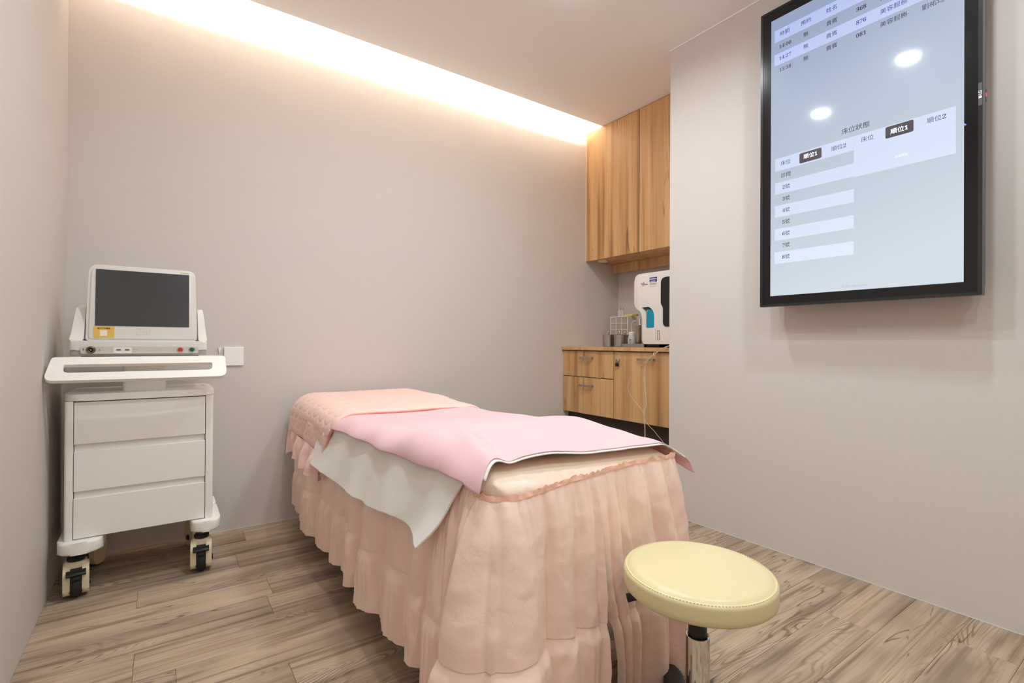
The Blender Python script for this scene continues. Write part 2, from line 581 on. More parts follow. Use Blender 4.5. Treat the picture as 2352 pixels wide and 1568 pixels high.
struct(obj('wall_left', bx(XL - 0.1, XL, YF, YB, -0.003, 2.66), M['wall_coarse']))
struct(obj('wall_back', bx(XL - 0.1, XA + 0.1, YB, YB + 0.1, -0.003, 2.66), M['wall']))
struct(obj('wall_right', bx(XT, XA + 0.1, YF, YE, -0.003, ZC - 0.0005), M['wall']))
struct(obj('wall_alcove', bx(XA, XA + 0.1, YE, YB, -0.003, ZC - 0.0005), M['wall']))
wf = struct(obj('wall_front', bx(XL - 0.1, XA + 0.1, YF - 0.1, YF, -0.003, ZC), M['wall']))
dr = struct(obj('door_1', bx(0.75, 1.62, YF, YF + 0.03, 0.004, 2.08, bevel=0.004), M['oak']))
obj('door_handle', tube([(0.86, YF + 0.03, 1.0), (0.86, YF + 0.075, 1.0), (0.98, YF + 0.075, 1.0)], 0.009), M['steel'], dr, True)
ceil = struct(obj('ceiling', bx(XL - 0.1, XA + 0.1, YF, YC, ZC, ZC + 0.016), M['ceiling']))
obj('cove_top', bx(XL - 0.1, XA + 0.1, 2.36, YB + 0.1, 2.66, 2.70), M['cove'], ceil)
obj('cove_side', bx(XL - 0.1, XA + 0.1, 2.36, 2.40, ZC + 0.016, 2.66), M['cove'], ceil)
obj('cove_end', bx(2.626, XA + 0.1, YC, YB, ZC, 2.66), M['cove'], ceil)
# caulk lines where wall and floor, wall and ceiling meet
struct(obj('trim_1', bx(XT - 0.0016, XT, YF, YE, 0.0002, 0.0018), M['caulk']))
struct(obj('trim_2', bx(XL, 2.6, YB - 0.0016, YB, 0.0002, 0.0018), M['caulk']))
struct(obj('trim_3', bx(XT - 0.005, XT, YF, YE + 0.002, ZC - 0.005, ZC), M['ceiling']))

# ---------------------------------------------------------------- lamps
led = obj('led_strip', bx(XL + 0.03, 2.60, 2.500, 2.512, ZC + 0.0165, ZC + 0.0225), M['led'])
tag(led, 'warm white LED strip hidden in the ceiling cove along the long wall', 'led strip')
lamp_labels = ['round ceiling downlight above the head half of the bed',
               'round ceiling downlight above the foot half of the bed',
               'round ceiling downlight nearest the wooden wall cabinet',
               'round ceiling downlight nearest the big wall screen',
               'added unseen ceiling fill light nearest the left wall',
               'added unseen ceiling fill light nearest the door behind the camera']
for (x, y), lb in zip(LAMPS, lamp_labels):
    t = thing('ceiling_downlight', lb, 'ceiling light', (x, y, ZC), 'recessed ceiling downlights')
    obj('lamp_ring', lathe([(0.057, ZC - 0.0025), (0.068, ZC - 0.0025), (0.072, ZC - 0.0002), (0.057, ZC - 0.0002)], (x, y), 40), M['white'], t)
    obj('diffuser', lathe([(0.0, ZC - 0.0128), (0.0485, ZC - 0.0128), (0.0485, ZC - 0.002), (0, ZC - 0.002)], (x, y), 40), M['lamp'], t)
    bm = bmesh.new()
    for i in range(32):
        a, b = 2 * PI * i / 32, 2 * PI * (i + 1) / 32
        bm.faces.new([bm.verts.new((x + r_ * math.cos(q), y + r_ * math.sin(q), z_)) for r_, q, z_ in ((0.0500, a, ZC - 0.0128), (0.0545, a, ZC - 0.0015), (0.0545, b, ZC - 0.0015), (0.0500, b, ZC - 0.0128))])
    bmesh.ops.remove_doubles(bm, verts=bm.verts, dist=1e-6)
    obj('diffuser_rim', bm, M['lamp_rim'], t)

# ================================================================ wooden alcove furniture
XU, ZU = 2.622, 1.538
t = thing('wall_cabinet', 'oak wall cabinet with two tall plain doors up under the ceiling', 'cabinet', (2.8, 2.245, ZU))
obj('body', bx(XU + 0.019, XA - 0.001, YE + 0.001, YB - 0.001, ZU + 0.004, ZC - 0.001), M['oak'], t)
obj('door_gap', bx(XU + 0.006, XU + 0.0188, YE + 0.003, YB - 0.008, ZU + 0.006, ZC - 0.003), M['gap'], t)
obj('door', bx(XU, XU + 0.018, 2.2575, YB - 0.006, ZU, ZC - 0.004, bevel=0.001, seg=1), M['oak'], t)
obj('door', bx(XU, XU + 0.018, YE + 0.002, 2.2535, ZU, ZC - 0.004, bevel=0.001, seg=1), M['oak'], t)
obj('filler_strip', bx(XU + 0.002, XU + 0.018, YB - 0.0055, YB - 0.0005, ZU, ZC - 0.002), M['paper'], t)
obj('back_rail', bx(2.90, 2.918, YE + 0.01, YB - 0.02, 1.472, ZU + 0.003), M['oak'], t)
pk = obj('puck_light', lathe([(0.036, ZU + 0.004), (0.036, ZU - 0.006), (0.030, ZU - 0.009), (0.0, ZU - 0.009)], (2.70, 2.668), 28), M['puck'], t)
smooth_by_angle(pk, 30)

XC, ZT = 2.405, 0.8955
def strap_handle(parent, yc, z, half=0.066):
    pts = [(XC - 0.001, yc + half, z), (XC - 0.020, yc + half - 0.006, z), (XC - 0.027, yc + half * 0.5, z), (XC - 0.030, yc, z), (XC - 0.027, yc - half * 0.5, z), (XC - 0.020, yc - half + 0.006, z), (XC - 0.001, yc - half, z)]
    path = catmull(pts, 5)
    bm = bmesh.new()
    rings = []
    for p in path:
        rings.append([bm.verts.new((p.x + dx, p.y, p.z + dz)) for dx, dz in ((0, -0.007), (0.005, -0.007), (0.005, 0.007), (0, 0.007))])
    for A, B in zip(rings[:-1], rings[1:]):
        for k in range(4): bm.faces.new((A[k], A[(k + 1) % 4], B[(k + 1) % 4], B[k]))
    bm.faces.new(rings[0]); bm.faces.new(rings[-1])
    return obj('handle', bm, M['steel'], parent)

t = thing('drawer_cabinet', 'oak base cabinet with two handled drawers beside the long wall', 'cabinet', (2.7, 2.52, 0.12))
obj('body', bx(XC + 0.019, XA - 0.001, 2.277, YB - 0.001, 0.43, 0.872), M['oak'], t)
obj('kick_board', bx(XC + 0.055, XC + 0.073, 2.277, YB - 0.001, 0.0005, 0.43), M['kick'], t)
obj('drawer_gap', bx(XC + 0.008, XC + 0.0188, 2.279, YB - 0.003, 0.432, 0.868), M['gap'], t)
d = obj('drawer', bx(XC, XC + 0.018, 2.2785, YB - 0.002, 0.687, 0.866, bevel=0.001, seg=1), M['oak'], t)
strap_handle(d, 2.527, 0.818)
d = obj('drawer', bx(XC, XC + 0.018, 2.2785, YB - 0.002, 0.43, 0.682, bevel=0.001, seg=1), M['oak'], t)
strap_handle(d, 2.527, 0.627)

t = thing('door_cabinet', 'oak base cabinet with a single locked door beside the screen wall', 'cabinet', (2.7, 2.0, 0.12))
obj('body', bx(XC + 0.019, XA - 0.001, YE + 0.001, 2.275, 0.43, 0.872), M['oak'], t)
obj('kick_board', bx(XC + 0.055, XC + 0.073, YE + 0.001, 2.275, 0.0005, 0.43), M['kick'], t)
obj('door_gap', bx(XC + 0.008, XC + 0.0188, YE + 0.003, 2.273, 0.432, 0.868), M['gap'], t)
d = obj('door', bx(XC, XC + 0.018, YE + 0.002, 2.2735, 0.43, 0.866, bevel=0.001, seg=1), M['oak'], t)
strap_handle(d, 2.005, 0.822)
lk = obj('lock', lathe([(0.0, XC - 0.012), (0.011, XC - 0.012), (0.0125, XC - 0.009), (0.0125, XC), (0, XC)], (2.232, 0.811), 20, axis='x'), M['chrome'], t, True)
lk['label'] = 'chrome cabinet lock'
kb = bx(XC - 0.026, XC - 0.012, 2.2305, 2.2335, 0.806, 0.816, bevel=0.001)
k = obj('key', kb, M['steel'], lk)
bm = prism(rounded_poly([(2.219, 0.772), (2.243, 0.772), (2.245, 0.788), (2.238, 0.797), (2.226, 0.797), (2.217, 0.788)], 0.004), XC - 0.018, XC - 0.012, 'x')
obj('key_fob', bm, M['black'], lk)
obj('key_ring', tube([(XC - 0.016, 2.231 + 0.009 * math.cos(a), 0.800 + 0.009 * math.sin(a)) for a in [i * PI / 8 for i in range(16)]], 0.0011, 6, closed=True), M['chrome'], lk, True)

wt = obj('worktop', bx(2.388, XA - 0.001, YE + 0.001, YB - 0.001, 0.872, ZT, bevel=0.0012, seg=1), M['oak'], loc=(2.7, 2.24, 0.872))
tag(wt, 'long oak worktop over the two base cabinets', 'worktop')

# ---------------------------------------------------------------- things on the worktop
def jar(x, y, r, h, label):
    t = thing('steel_jar', label, 'jar', (x, y, ZT), 'stainless jars on the worktop')
    z = ZT + 0.0005
    smooth_by_angle(obj('body', lathe([(0, z), (r - 0.003, z), (r, z + 0.003), (r, z + h - 0.016), (0, z + h - 0.016)], (x, y), 32), M['steel'], t), 30)
    ld_ = obj('lid', lathe([(r + 0.0015, z + h - 0.022), (r + 0.0015, z + h - 0.002), (r - 0.002, z + h), (0.0, z + h + 0.001)], (x, y), 32), M['steel'], t)
    smooth_by_angle(ld_, 40)
    obj('knob', lathe([(0.004, z + h), (0.003, z + h + 0.008), (0.007, z + h + 0.013), (0.008, z + h + 0.018), (0.005, z + h + 0.023), (0, z + h + 0.024)], (x, y), 16), M['chrome'], ld_, True)
jar(2.56, 2.471, 0.040, 0.086, 'stainless lidded jar nearest the long wall, left end of the worktop')
jar(2.56, 2.364, 0.040, 0.086, 'stainless lidded jar in front of the white drawer organizer, beside the steel tray')
jar(2.67, 2.415, 0.036, 0.086, 'stainless lidded jar half hidden behind another jar')

X0 = 2.752
t = thing('drawer_organizer', 'small white organizer with a grid of clear drawers on the worktop', 'organizer', (X0 + 0.05, 2.552, ZT))
oy0, oy1, oz0, oz1 = 2.468, 2.638, ZT + 0.0005, 1.119
for nm, a in (('side_panel', (X0, X0 + 0.1, oy0, oy0 + 0.006, oz0, oz1)), ('side_panel', (X0, X0 + 0.1, oy1 - 0.006, oy1, oz0, oz1)),
              ('top_panel', (X0, X0 + 0.1, oy0 + 0.0062, oy1 - 0.0062, oz1 - 0.006, oz1)), ('back_panel', (X0 + 0.096, X0 + 0.1, oy0 + 0.0062, oy1 - 0.0062, oz0, oz1 - 0.0062))):
    obj(nm, bx(*a, bevel=0.001, seg=1), M['paper'], t)
rowz = [oz0 + 0.004, oz0 + 0.058, oz0 + 0.078, oz0 + 0.125, oz0 + 0.171, oz1 - 0.006]
for i, zz in enumerate((oz0 + 0.002, oz0 + 0.070, oz0 + 0.124, oz0 + 0.170)):
    obj('shelf', bx(X0, X0 + 0.095, oy0 + 0.0062, oy1 - 0.0062, zz - 0.002, zz + (0.004 if i == 1 else 0.002)), M['paper'], t)
cw = (oy1 - oy0 - 0.0124) / 3
for k in (1, 2):
    yy = oy0 + 0.0062 + k * cw
    obj('divider', bx(X0 + 0.0005, X0 + 0.0945, yy - 0.002, yy + 0.002, oz0 + 0.0045, oz1 - 0.0065), M['paper'], t)
for r_, (za, zb) in enumerate(((oz0 + 0.006, oz0 + 0.066), (oz0 + 0.0765, oz0 + 0.121), (oz0 + 0.127, oz0 + 0.167), (oz0 + 0.173, oz1 - 0.008))):
    for k in range(3):
        ya = oy0 + 0.0062 + k * cw + 0.003; yb = ya + cw - 0.006
        dw = obj('clear_drawer', bx(X0 + 0.002, X0 + 0.004, ya, yb, za, zb), M['clear'], t)
        if r_ == 3 and k == 2:
            obj('content', bx(X0 + 0.006, X0 + 0.03, ya + 0.004, yb - 0.004, za + 0.001, za + 0.016, bevel=0.003), M['paper'], dw)
        elif r_ == 3 and k == 1:
            obj('content', bx(X0 + 0.006, X0 + 0.03, ya + 0.006, yb - 0.01, za + 0.001, za + 0.03, bevel=0.004), M['black'], dw)
            obj('content', bx(X0 + 0.0045, X0 + 0.0058, ya + 0.004, yb - 0.024, za + 0.004, za + 0.017), M['paper'], dw)
        elif r_ == 1 and k == 1:
            obj('content', bx(X0 + 0.006, X0 + 0.03, ya + 0.012, yb - 0.01, za + 0.001, za + 0.018, bevel=0.004), M['kick'], dw)
for y_, lb in ((2.574, 'small glass vial with metal cap, left one on the drawer organizer'), (2.546, 'small glass vial with metal cap, right one on the drawer organizer')):
    t = thing('glass_vial', lb, 'vial', (X0 + 0.03, y_, oz1), 'vials on the organizer')
    z = oz1 + 0.0004
    obj('bottle', lathe([(0, z), (0.012, z), (0.0125, z + 0.002), (0.0125, z + 0.040), (0.006, z + 0.047), (0.006, z + 0.052), (0, z + 0.052)], (X0 + 0.03, y_), 18), M['glass'], t, True)
    obj('cap', lathe([(0.006, z + 0.052), (0.009, z + 0.054), (0.010, z + 0.060), (0.007, z + 0.066), (0, z + 0.068)], (X0 + 0.03, y_), 16), M['chrome'], t, True)
t = thing('yellow_marker', 'yellow flat plastic case lying on top of the drawer organizer', 'case', (X0 + 0.04, 2.47, oz1))
obj('body', bx(X0 + 0.03, X0 + 0.055, 2.448, 2.525, oz1 + 0.0004, oz1 + 0.014, bevel=0.003), M['yellow'], t)
obj('end_cap', bx(X0 + 0.031, X0 + 0.054, 2.412, 2.4475, oz1 + 0.0008, oz1 + 0.0135, bevel=0.003), mat('dull_yellow', (186, 164, 56), 0.4), t)

# tray with bottle and cylinder
t = thing('steel_tray', 'shallow rectangular stainless tray on the worktop', 'tray', (2.62, 2.22, ZT))
ty0, ty1, tx0, tx1 = 2.120, 2.312, 2.515, 2.70
tz = ZT + 0.0005
obj('tray_floor', bx(tx0 + 0.002, tx1 - 0.002, ty0 + 0.002, ty1 - 0.002, tz, tz + 0.002), M['steel'], t)
obj('tray_rim', prism(rrect(tx0, tx1, ty0, ty1, 0.012), tz, tz + 0.022, 'z', hole=rrect(tx0 + 0.0016, tx1 - 0.0016, ty0 + 0.0016, ty1 - 0.0016, 0.0108)), M['steel'], t)
bz = tz + 0.0024
bxp, byp = 2.575, 2.272
t = thing('wash_bottle', 'frosted squeeze wash bottle with bent spout in the steel tray', 'bottle', (bxp, byp, bz))
rB = 0.0265
obj('body', lathe([(0, bz), (rB - 0.002, bz), (rB, bz + 0.003), (rB, bz + 0.060), (rB - 0.004, bz + 0.070), (0.020, bz + 0.077), (0, bz + 0.077)], (bxp, byp), 28), M['frosted'], t)
smooth_by_angle(t.children[-1], 35)
obj('cap', lathe([(0.0195, bz + 0.0772), (0.0205, bz + 0.079), (0.020, bz + 0.096), (0.017, bz + 0.099), (0, bz + 0.100)], (bxp, byp), 24), M['paper'], t)
smooth_by_angle(t.children[-1], 35)
obj('spout', tube(catmull([(bxp, byp, bz + 0.10), (bxp, byp, bz + 0.145), (bxp, byp - 0.006, bz + 0.163), (bxp, byp - 0.022, bz + 0.172), (bxp, byp - 0.044, bz + 0.170)], 6), lambda q: 0.0045 - 0.002 * q, 10), M['frosted'], t, True)
for i, zz in enumerate((0.018, 0.030, 0.042)):
    obj('graduation', bx(bxp - rB - 0.0006, bxp - rB + 0.003, byp - 0.012, byp - 0.006, bz + zz, bz + zz + (0.008 if i == 2 else 0.003)), M['ink'], t)
cxp, cyp = 2.58, 2.2175
t = thing('forceps_holder', 'tall stainless cylinder holder standing in the steel tray', 'holder', (cxp, cyp, bz))
obj('cylinder', lathe([(0, bz), (0.0165, bz), (0.017, bz + 0.002), (0.017, bz + 0.142), (0.018, bz + 0.144), (0.0162, bz + 0.144), (0.0158, bz + 0.01), (0, bz + 0.01)], (cxp, cyp), 28), M['steel'], t, False)
smooth_by_angle(t.children[-1], 30)
t2 = thing('forceps', 'pair of slim steel forceps standing in the cylinder holder', 'forceps', (cxp, cyp, bz + 0.012))
obj('arm', tube([(cxp, cyp - 0.006, bz + 0.013), (cxp, cyp + 0.0135, bz + 0.182)], lambda q: 0.0014 + 0.001 * q, 8), M['steel'], t2, True)
obj('arm', tube([(cxp, cyp - 0.006, bz + 0.018), (cxp, cyp - 0.012, bz + 0.205)], lambda q: 0.0015 + 0.0018 * q, 8), M['chrome'], t2, True)
gx, gy = 2.645, 2.292
t = thing('green_bottle', 'slim lime green spray bottle behind the wash bottle', 'bottle', (gx, gy - 0.01, bz))
gz = bz
obj('body', lathe([(0, gz), (0.012, gz), (0.0125, gz + 0.10), (0.006, gz + 0.112), (0.006, gz + 0.13), (0, gz + 0.13)], (gx, gy - 0.01), 18), M['lime'], t, True)
obj('trigger', bx(gx - 0.006, gx + 0.006, gy - 0.018, gy + 0.016, gz + 0.1302, gz + 0.146, bevel=0.003), M['lime'], t)

# blood analyzer
ax0 = 2.50
t = thing('blood_analyzer', 'white tabletop analyzer with black front panel and cyan insert', 'analyzer', (2.68, 1.97, ZT))
outline = rounded_poly([(1.735, 0.917), (2.121, 0.917), (2.121, 1.085), (2.135, 1.128), (2.187, 1.150), (2.187, 1.366), (1.735, 1.366)],
                       [0.01, 0.02, 0.03, 0.035, 0.03, 0.045, 0.01], 6)
body = obj('body', prism(outline, ax0, 2.86, 'x', bevel=0.006, seg=3), M['white_soft'], t)
# recess for the aspiration probe
rec = rounded_poly([(2.026, 1.019), (2.090, 1.019), (2.090, 1.118), (2.128, 1.150), (2.070, 1.152), (2.040, 1.135), (2.026, 1.105)], [0.008, 0.008, 0.02, 0.004, 0.004, 0.025, 0.02], 5)
cut = obj('cutter', prism(rec, ax0 - 0.05, ax0 + 0.05, 'x'), M['white_soft'])
md = body.modifiers.new('cut', 'BOOLEAN'); md.operation = 'DIFFERENCE'; md.object = cut; md.solver = 'EXACT'
bpy.context.view_layer.update()
me2 = bpy.data.meshes.new_from_object(body.evaluated_get(bpy.context.evaluated_depsgraph_get()))
body.modifiers.clear(); body.data = me2
bpy.data.objects.remove(cut, do_unlink=True)
smooth_by_angle(body, 35)
obj('cyan_insert', prism(rounded_poly([(2.0285, 1.0215), (2.0875, 1.0215), (2.0875, 1.145), (2.060, 1.145), (2.040, 1.132), (2.0285, 1.105)], [0.006, 0.006, 0.003, 0.004, 0.02, 0.02]), ax0 + 0.006, ax0 + 0.012, 'x'), M['blue_panel'], t)
obj('probe_hood', prism(rounded_poly([(2.050, 1.136), (2.115, 1.147), (2.066, 1.1495)], 0.002), ax0 + 0.001, ax0 + 0.0055, 'x'), M['black'], t)
obj('probe', lathe([(0.0, 1.085), (0.0012, 1.085), (0.0012, 1.147), (0, 1.147)], (ax0 + 0.003, 2.082), 10), M['chrome'], t, True)
bp_ = rounded_poly([(1.740, 1.024), (1.957, 1.024), (1.957, 1.142), (1.974, 1.165), (1.974, 1.325), (1.740, 1.330)], [0.004, 0.028, 0.012, 0.012, 0.035, 0.004], 6)
bp_o = obj('black_front', prism(bp_, ax0 - 0.004, ax0 - 0.0002, 'x', bevel=0.0015), M['dark_gloss'], t)
obj('seam', bx(ax0 - 0.0008, ax0 - 0.0001, 2.0125, 2.0137, 0.940, 1.012), M['grey'], t)
lt = prism(rrect(1.984, 2.000, 0.942, 1.002, 0.003), ax0 - 0.0012, ax0 - 0.0002, 'x', hole=rrect(1.9868, 1.9972, 0.9448, 0.9992, 0.002))
obj('latch', lt, M['brass'], t)
for y_, w_ in ((2.06, 0.05), (1.82, 0.04)):
    obj('foot', bx(ax0 + 0.03, ax0 + 0.30, y_ - w_, y_ + w_, ZT + 0.0006, 0.9168), M['black'], t)
lb = obj('blue_label', bx(ax0 - 0.0012, ax0 - 0.0002, 2.005, 2.062, 1.3345 - 0.030, 1.3345), M['blue_label'], t)
obj('label_print', bx(ax0 - 0.0016, ax0 - 0.00125, 2.008, 2.059, 1.321, 1.326), M['paper'], lb)
obj('label_print', bx(ax0 - 0.0016, ax0 - 0.00125, 2.017, 2.052, 1.308, 1.3115), M['paper'], lb)
lb = obj('white_label', bx(ax0 - 0.0012, ax0 - 0.0002, 2.005, 2.062, 1.276, 1.304), M['paper'], t)
lettering('0800-089-859', 0.0085, (ax0 - 0.0016, 2.0335, 1.292), M['ink'], lb, 'x', 0.01)
lettering('sysmex', 0.0155, (ax0 - 0.0008, 2.099, 1.296), M['ink_blue'], t, 'x', 0.02, name='brand_lettering')
obj('brand_leaf', prism([(2.118, 1.302), (2.110, 1.312), (2.101, 1.303)], ax0 - 0.0008, ax0 - 0.0002, 'x'), M['ink_green'], t)
obj('brand_leaf', prism([(2.134, 1.306), (2.128, 1.298), (2.118, 1.304), (2.126, 1.304)], ax0 - 0.0008, ax0 - 0.0002, 'x'), M['ink_blue'], t)

# tubes from the analyzer hanging over the worktop edge
XTb = 2.372
p1 = [(2.52, 1.775, 0.909), (2.44, 1.795, 0.9085), (2.385, 1.822, 0.9075), (XTb, 1.862, 0.889), (XTb - 0.004, 1.912, 0.860), (XTb - 0.006, 1.955, 0.828), (XTb - 0.005, 1.982, 0.782), (XTb, 1.991, 0.707), (XTb, 1.984, 0.63), (XTb, 1.977, 0.552), (XTb - 0.008, 1.985, 0.512), (XTb - 0.01, 1.978, 0.40), (XTb - 0.015, 1.975, 0.20), (XTb - 0.02, 1.97, 0.006)]
o = obj('drain_tube', tube(catmull(p1, 8), 0.0034, 8), M['tubing'], None, True, (XTb, 1.98, 0))
tag(o, 'milky plastic tube hanging straight down from the white analyzer', 'tube')
p2 = [(2.52, 1.787, 0.906), (2.44, 1.806, 0.9055), (2.384, 1.834, 0.9045), (XTb - 0.008, 1.868, 0.886), (XTb - 0.012, 1.912, 0.855), (XTb - 0.012, 1.992, 0.800), (XTb - 0.008, 2.085, 0.723), (XTb - 0.006, 2.117, 0.645), (XTb - 0.006, 2.085, 0.589), (XTb - 0.008, 2.023, 0.539), (XTb - 0.012, 1.985, 0.495), (XTb - 0.016, 1.957, 0.445), (XTb - 0.02, 1.887, 0.397), (XTb - 0.03, 1.80, 0.30), (XTb - 0.03, 1.76, 0.006)]
o = obj('thin_tube', tube(catmull(p2, 8), 0.0022, 8), M['tubing_thin'], None, True, (XTb, 1.9, 0))
tag(o, 'thin clear tube looping out sideways in front of the locked oak door', 'tube')
o = obj('cable_tie', tube([(XTb - 0.008 + 0.010 * math.cos(a), 1.912, 0.858 + 0.010 * math.sin(a)) for a in [i * PI / 8 for i in range(16)]], 0.0014, 6, closed=True), M['paper'], None, True, (XTb, 1.912, 0.858))
tag(o, 'small white tie bundling the plastic tubes near the door handle', 'cable tie')

# ================================================================ wall screen
TX = 2.120                       # front plane
ty_l, ty_r, tz_b, tz_t = 1.150, 0.434, 1.080, 2.345
t = thing('wall_television', 'large upright flat wall screen in black frame showing the appointment list', 'television', (XT, 0.79, 1.08))
fr_o = rrect(ty_r, ty_l, tz_b, tz_t, 0.004)
fr_i = rrect(ty_r + 0.011, ty_l - 0.011, tz_b + 0.011, tz_t - 0.011, 0.003)
obj('frame', prism(fr_o, TX, TX + 0.030, 'x', bevel=0.0015, hole=fr_i), M['tv_frame'], t)
be_o = rrect(ty_r + 0.0112, ty_l - 0.0112, tz_b + 0.0112, tz_t - 0.0112, 0.003)
SY0, SY1, SZ0, SZ1 = 0.479, 1.1065, 1.125, 2.299
be_i = rrect(SY0, SY1, SZ0, SZ1, 0.0005)
obj('bezel', prism(be_o, TX + 0.0015, TX + 0.004, 'x', hole=be_i), M['tv_bezel'], t)
back = rounded_poly([(ty_r + 0.006, tz_b + 0.02), (ty_l - 0.006, tz_b + 0.02), (ty_l - 0.006, tz_t - 0.02), (ty_r + 0.006, tz_t - 0.02)], 0.01)
bk = obj('rear_shell', prism(back, TX + 0.0305, TX + 0.064, 'x', bevel=0.004), M['tv_back'], t)
obj('rear_box', bx(TX + 0.0642, TX + 0.082, ty_r + 0.05, ty_l - 0.05, tz_b + 0.10, tz_t - 0.10, bevel=0.012), M['tv_back'], t)
obj('wall_mount', bx(TX + 0.0822, XT - 0.0005, 0.66, 0.93, 1.50, 1.95), M['black'], t)
for z0_, n_ in ((1.42, 17), (1.95, 22)):
    for i in range(n_):
        zz = z0_ + i * 0.0095
        obj('vent_slot', bx(TX + 0.048, TX + 0.062, ty_r + 0.0052, ty_r + 0.0066, zz, zz + 0.005), M['black'], bk)
sn = obj('sensor', prism(rrect(TX + 0.036, TX + 0.050, 1.705, 1.745, 0.005), ty_r + 0.001, ty_r + 0.0062, 'y'), M['black'], t)
obj('indicator', prism(rrect(TX + 0.038, TX + 0.046, 1.721, 1.733, 0.003), ty_r + 0.0002, ty_r + 0.0009, 'y'), M['redled'], sn)
lg = obj('logo_plate', bx(TX - 0.0010, TX - 0.0001, ty_r + 0.001, ty_r + 0.0105, 1.682, 1.754), mat('logo_plate', (84, 84, 92), 0.35), t)
lettering('LG', 0.0115, (TX - 0.0016, ty_r + 0.0057, 1.722), M['paper'], lg, 'x', 0.02, PI / 2, name='brand_lettering')
obj('brand_disc', lathe([(0, TX - 0.0016), (0.0042, TX - 0.0016), (0.0042, TX - 0.0011), (0, TX - 0.0011)], (ty_r + 0.0057, 1.7085), 20, axis='x'), M['paper'], lg)

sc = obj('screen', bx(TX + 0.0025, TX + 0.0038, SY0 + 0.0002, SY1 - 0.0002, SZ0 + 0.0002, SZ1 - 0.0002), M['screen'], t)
# the screen keeps its own origin so that the colour wash is centred on it
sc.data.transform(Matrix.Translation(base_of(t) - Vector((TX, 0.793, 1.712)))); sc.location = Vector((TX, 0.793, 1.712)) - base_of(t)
L0, L1, L2 = TX + 0.0023, TX + 0.0021, TX + 0.0019
def panel(y0, y1, z0, z1, mt, r=0.0, lay=L0, name='list_row'):
    bm = prism(rrect(y0, y1, z0, z1, r) if r else [(y0, z0), (y1, z0), (y1, z1), (y0, z1)], lay, lay + 0.0001, 'x')
    o = obj(name, bm, mt, sc)
    if mt is M['screen_row']:
        c_ = Vector((0, (y0 + y1) / 2 - 0, (z0 + z1) / 2)) 
    return o
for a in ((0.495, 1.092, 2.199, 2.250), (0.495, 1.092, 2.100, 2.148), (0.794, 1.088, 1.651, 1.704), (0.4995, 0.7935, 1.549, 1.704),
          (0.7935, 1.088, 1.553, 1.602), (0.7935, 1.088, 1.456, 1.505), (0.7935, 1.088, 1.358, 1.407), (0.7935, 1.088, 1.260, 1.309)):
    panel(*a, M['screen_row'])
panel(0.906, 0.989, 1.657, 1.698, M['pill'], 0.006, L1, 'title_tab')
panel(0.612, 0.694, 1.660, 1.701, M['pill'], 0.006, L1, 'title_tab')
S = 0.0205
D, B_ = M['text_dark'], M['text_blue']
rowsT = [('時間', 1.050, 2.2255, B_), ('預約', 0.966, 2.2255, B_), ('姓名', 0.871, 2.2255, B_),
         ('14:00', 1.048, 2.173, D), ('無', 0.966, 2.174, D), ('貴賓', 0.871, 2.174, D), ('368', 0.771, 2.174, D), ('美容服務', 0.671, 2.174, D),
         ('14:27', 1.048, 2.124, B_), ('無', 0.966, 2.125, B_), ('貴賓', 0.871, 2.125, B_), ('876', 0.771, 2.125, B_), ('美容服務', 0.671, 2.124, B_),
         ('15:38', 1.048, 2.075, D), ('無', 0.966, 2.076, D), ('貴賓', 0.871, 2.077, D), ('081', 0.771, 2.076, D), ('美容服務', 0.671, 2.077, D), ('劉祐均', 0.560, 2.072, D),
         ('床位', 1.044, 1.678, B_), ('順位2', 0.845, 1.678, B_), ('床位', 0.750, 1.680, B_), ('順位2', 0.550, 1.680, B_),
         ('診間', 1.043, 1.627, D)]
for i in range(2, 9):
    rowsT.append((f'{i}號', 1.0415, 1.577 - 0.0487 * (i - 2), B_ if i % 2 == 0 else D))
for s_, y_, z_, mt in rowsT:
    lettering(digits(s_), S, (L2, y_, z_), mt, sc, 'x', 0.004)
lettering('床位狀態', 0.0235, (L2, 0.789, 1.732), D, sc, 'x', 0.007)
for y_ in (0.947, 0.653):
    lettering('順位' + digits('1'), S, (L2 - 0.0002, y_, 1.679), M['text_white'], sc, 'x', 0.006)
lettering('© 2021 BenQ Guru', 0.0105, (L2, 0.789, 1.141), M['text_grey'], sc, 'x')
lettering('無此資料', 0.0095, (L2, 0.646, 1.586), mat('screen_text_faint', (150, 150, 160), 0.3, emit=(205, 212, 224), estr=0.9), sc, 'x')
obj('cursor', prism([(0.4795, 1.640), (0.472, 1.632), (0.4765, 1.6315), (0.4765, 1.628)], TX + 0.0004, TX + 0.0006, 'x'), mat('cursor', (120, 140, 220), 0.4, emit=(120, 140, 225), estr=0.8), sc)

# ================================================================ white plate on the long wall
t = thing('wall_plate', 'square white blank plate on the long wall beside the cart', 'wall plate', (0.283, YB, 0.80))
obj('plate', bx(0.2405, 0.3245, YB - 0.010, YB - 0.0003, 0.802, 0.892, bevel=0.002), M['plate'], t)
obj('bracket_tip', prism([(0.2165, 0.890), (0.2315, 0.890), (0.2215, 0.861)], YB - 0.008, YB - 0.0003, 'y'), M['plate'], t)

# ================================================================ drawer cart
t = thing('drawer_cart', 'white rolling cart with three drawers, a loop handle and braked casters', 'cart', (-0.058, 2.5, 0))
CX0, CX1, CY0, CY1 = -0.286, 0.169, 2.352, 2.685
bpoly = rounded_poly([(CX0, CY0), (CX1, CY0), (CX1, CY1), (CX0, CY1)], [0.045, 0.045, 0.03, 0.03], 7)
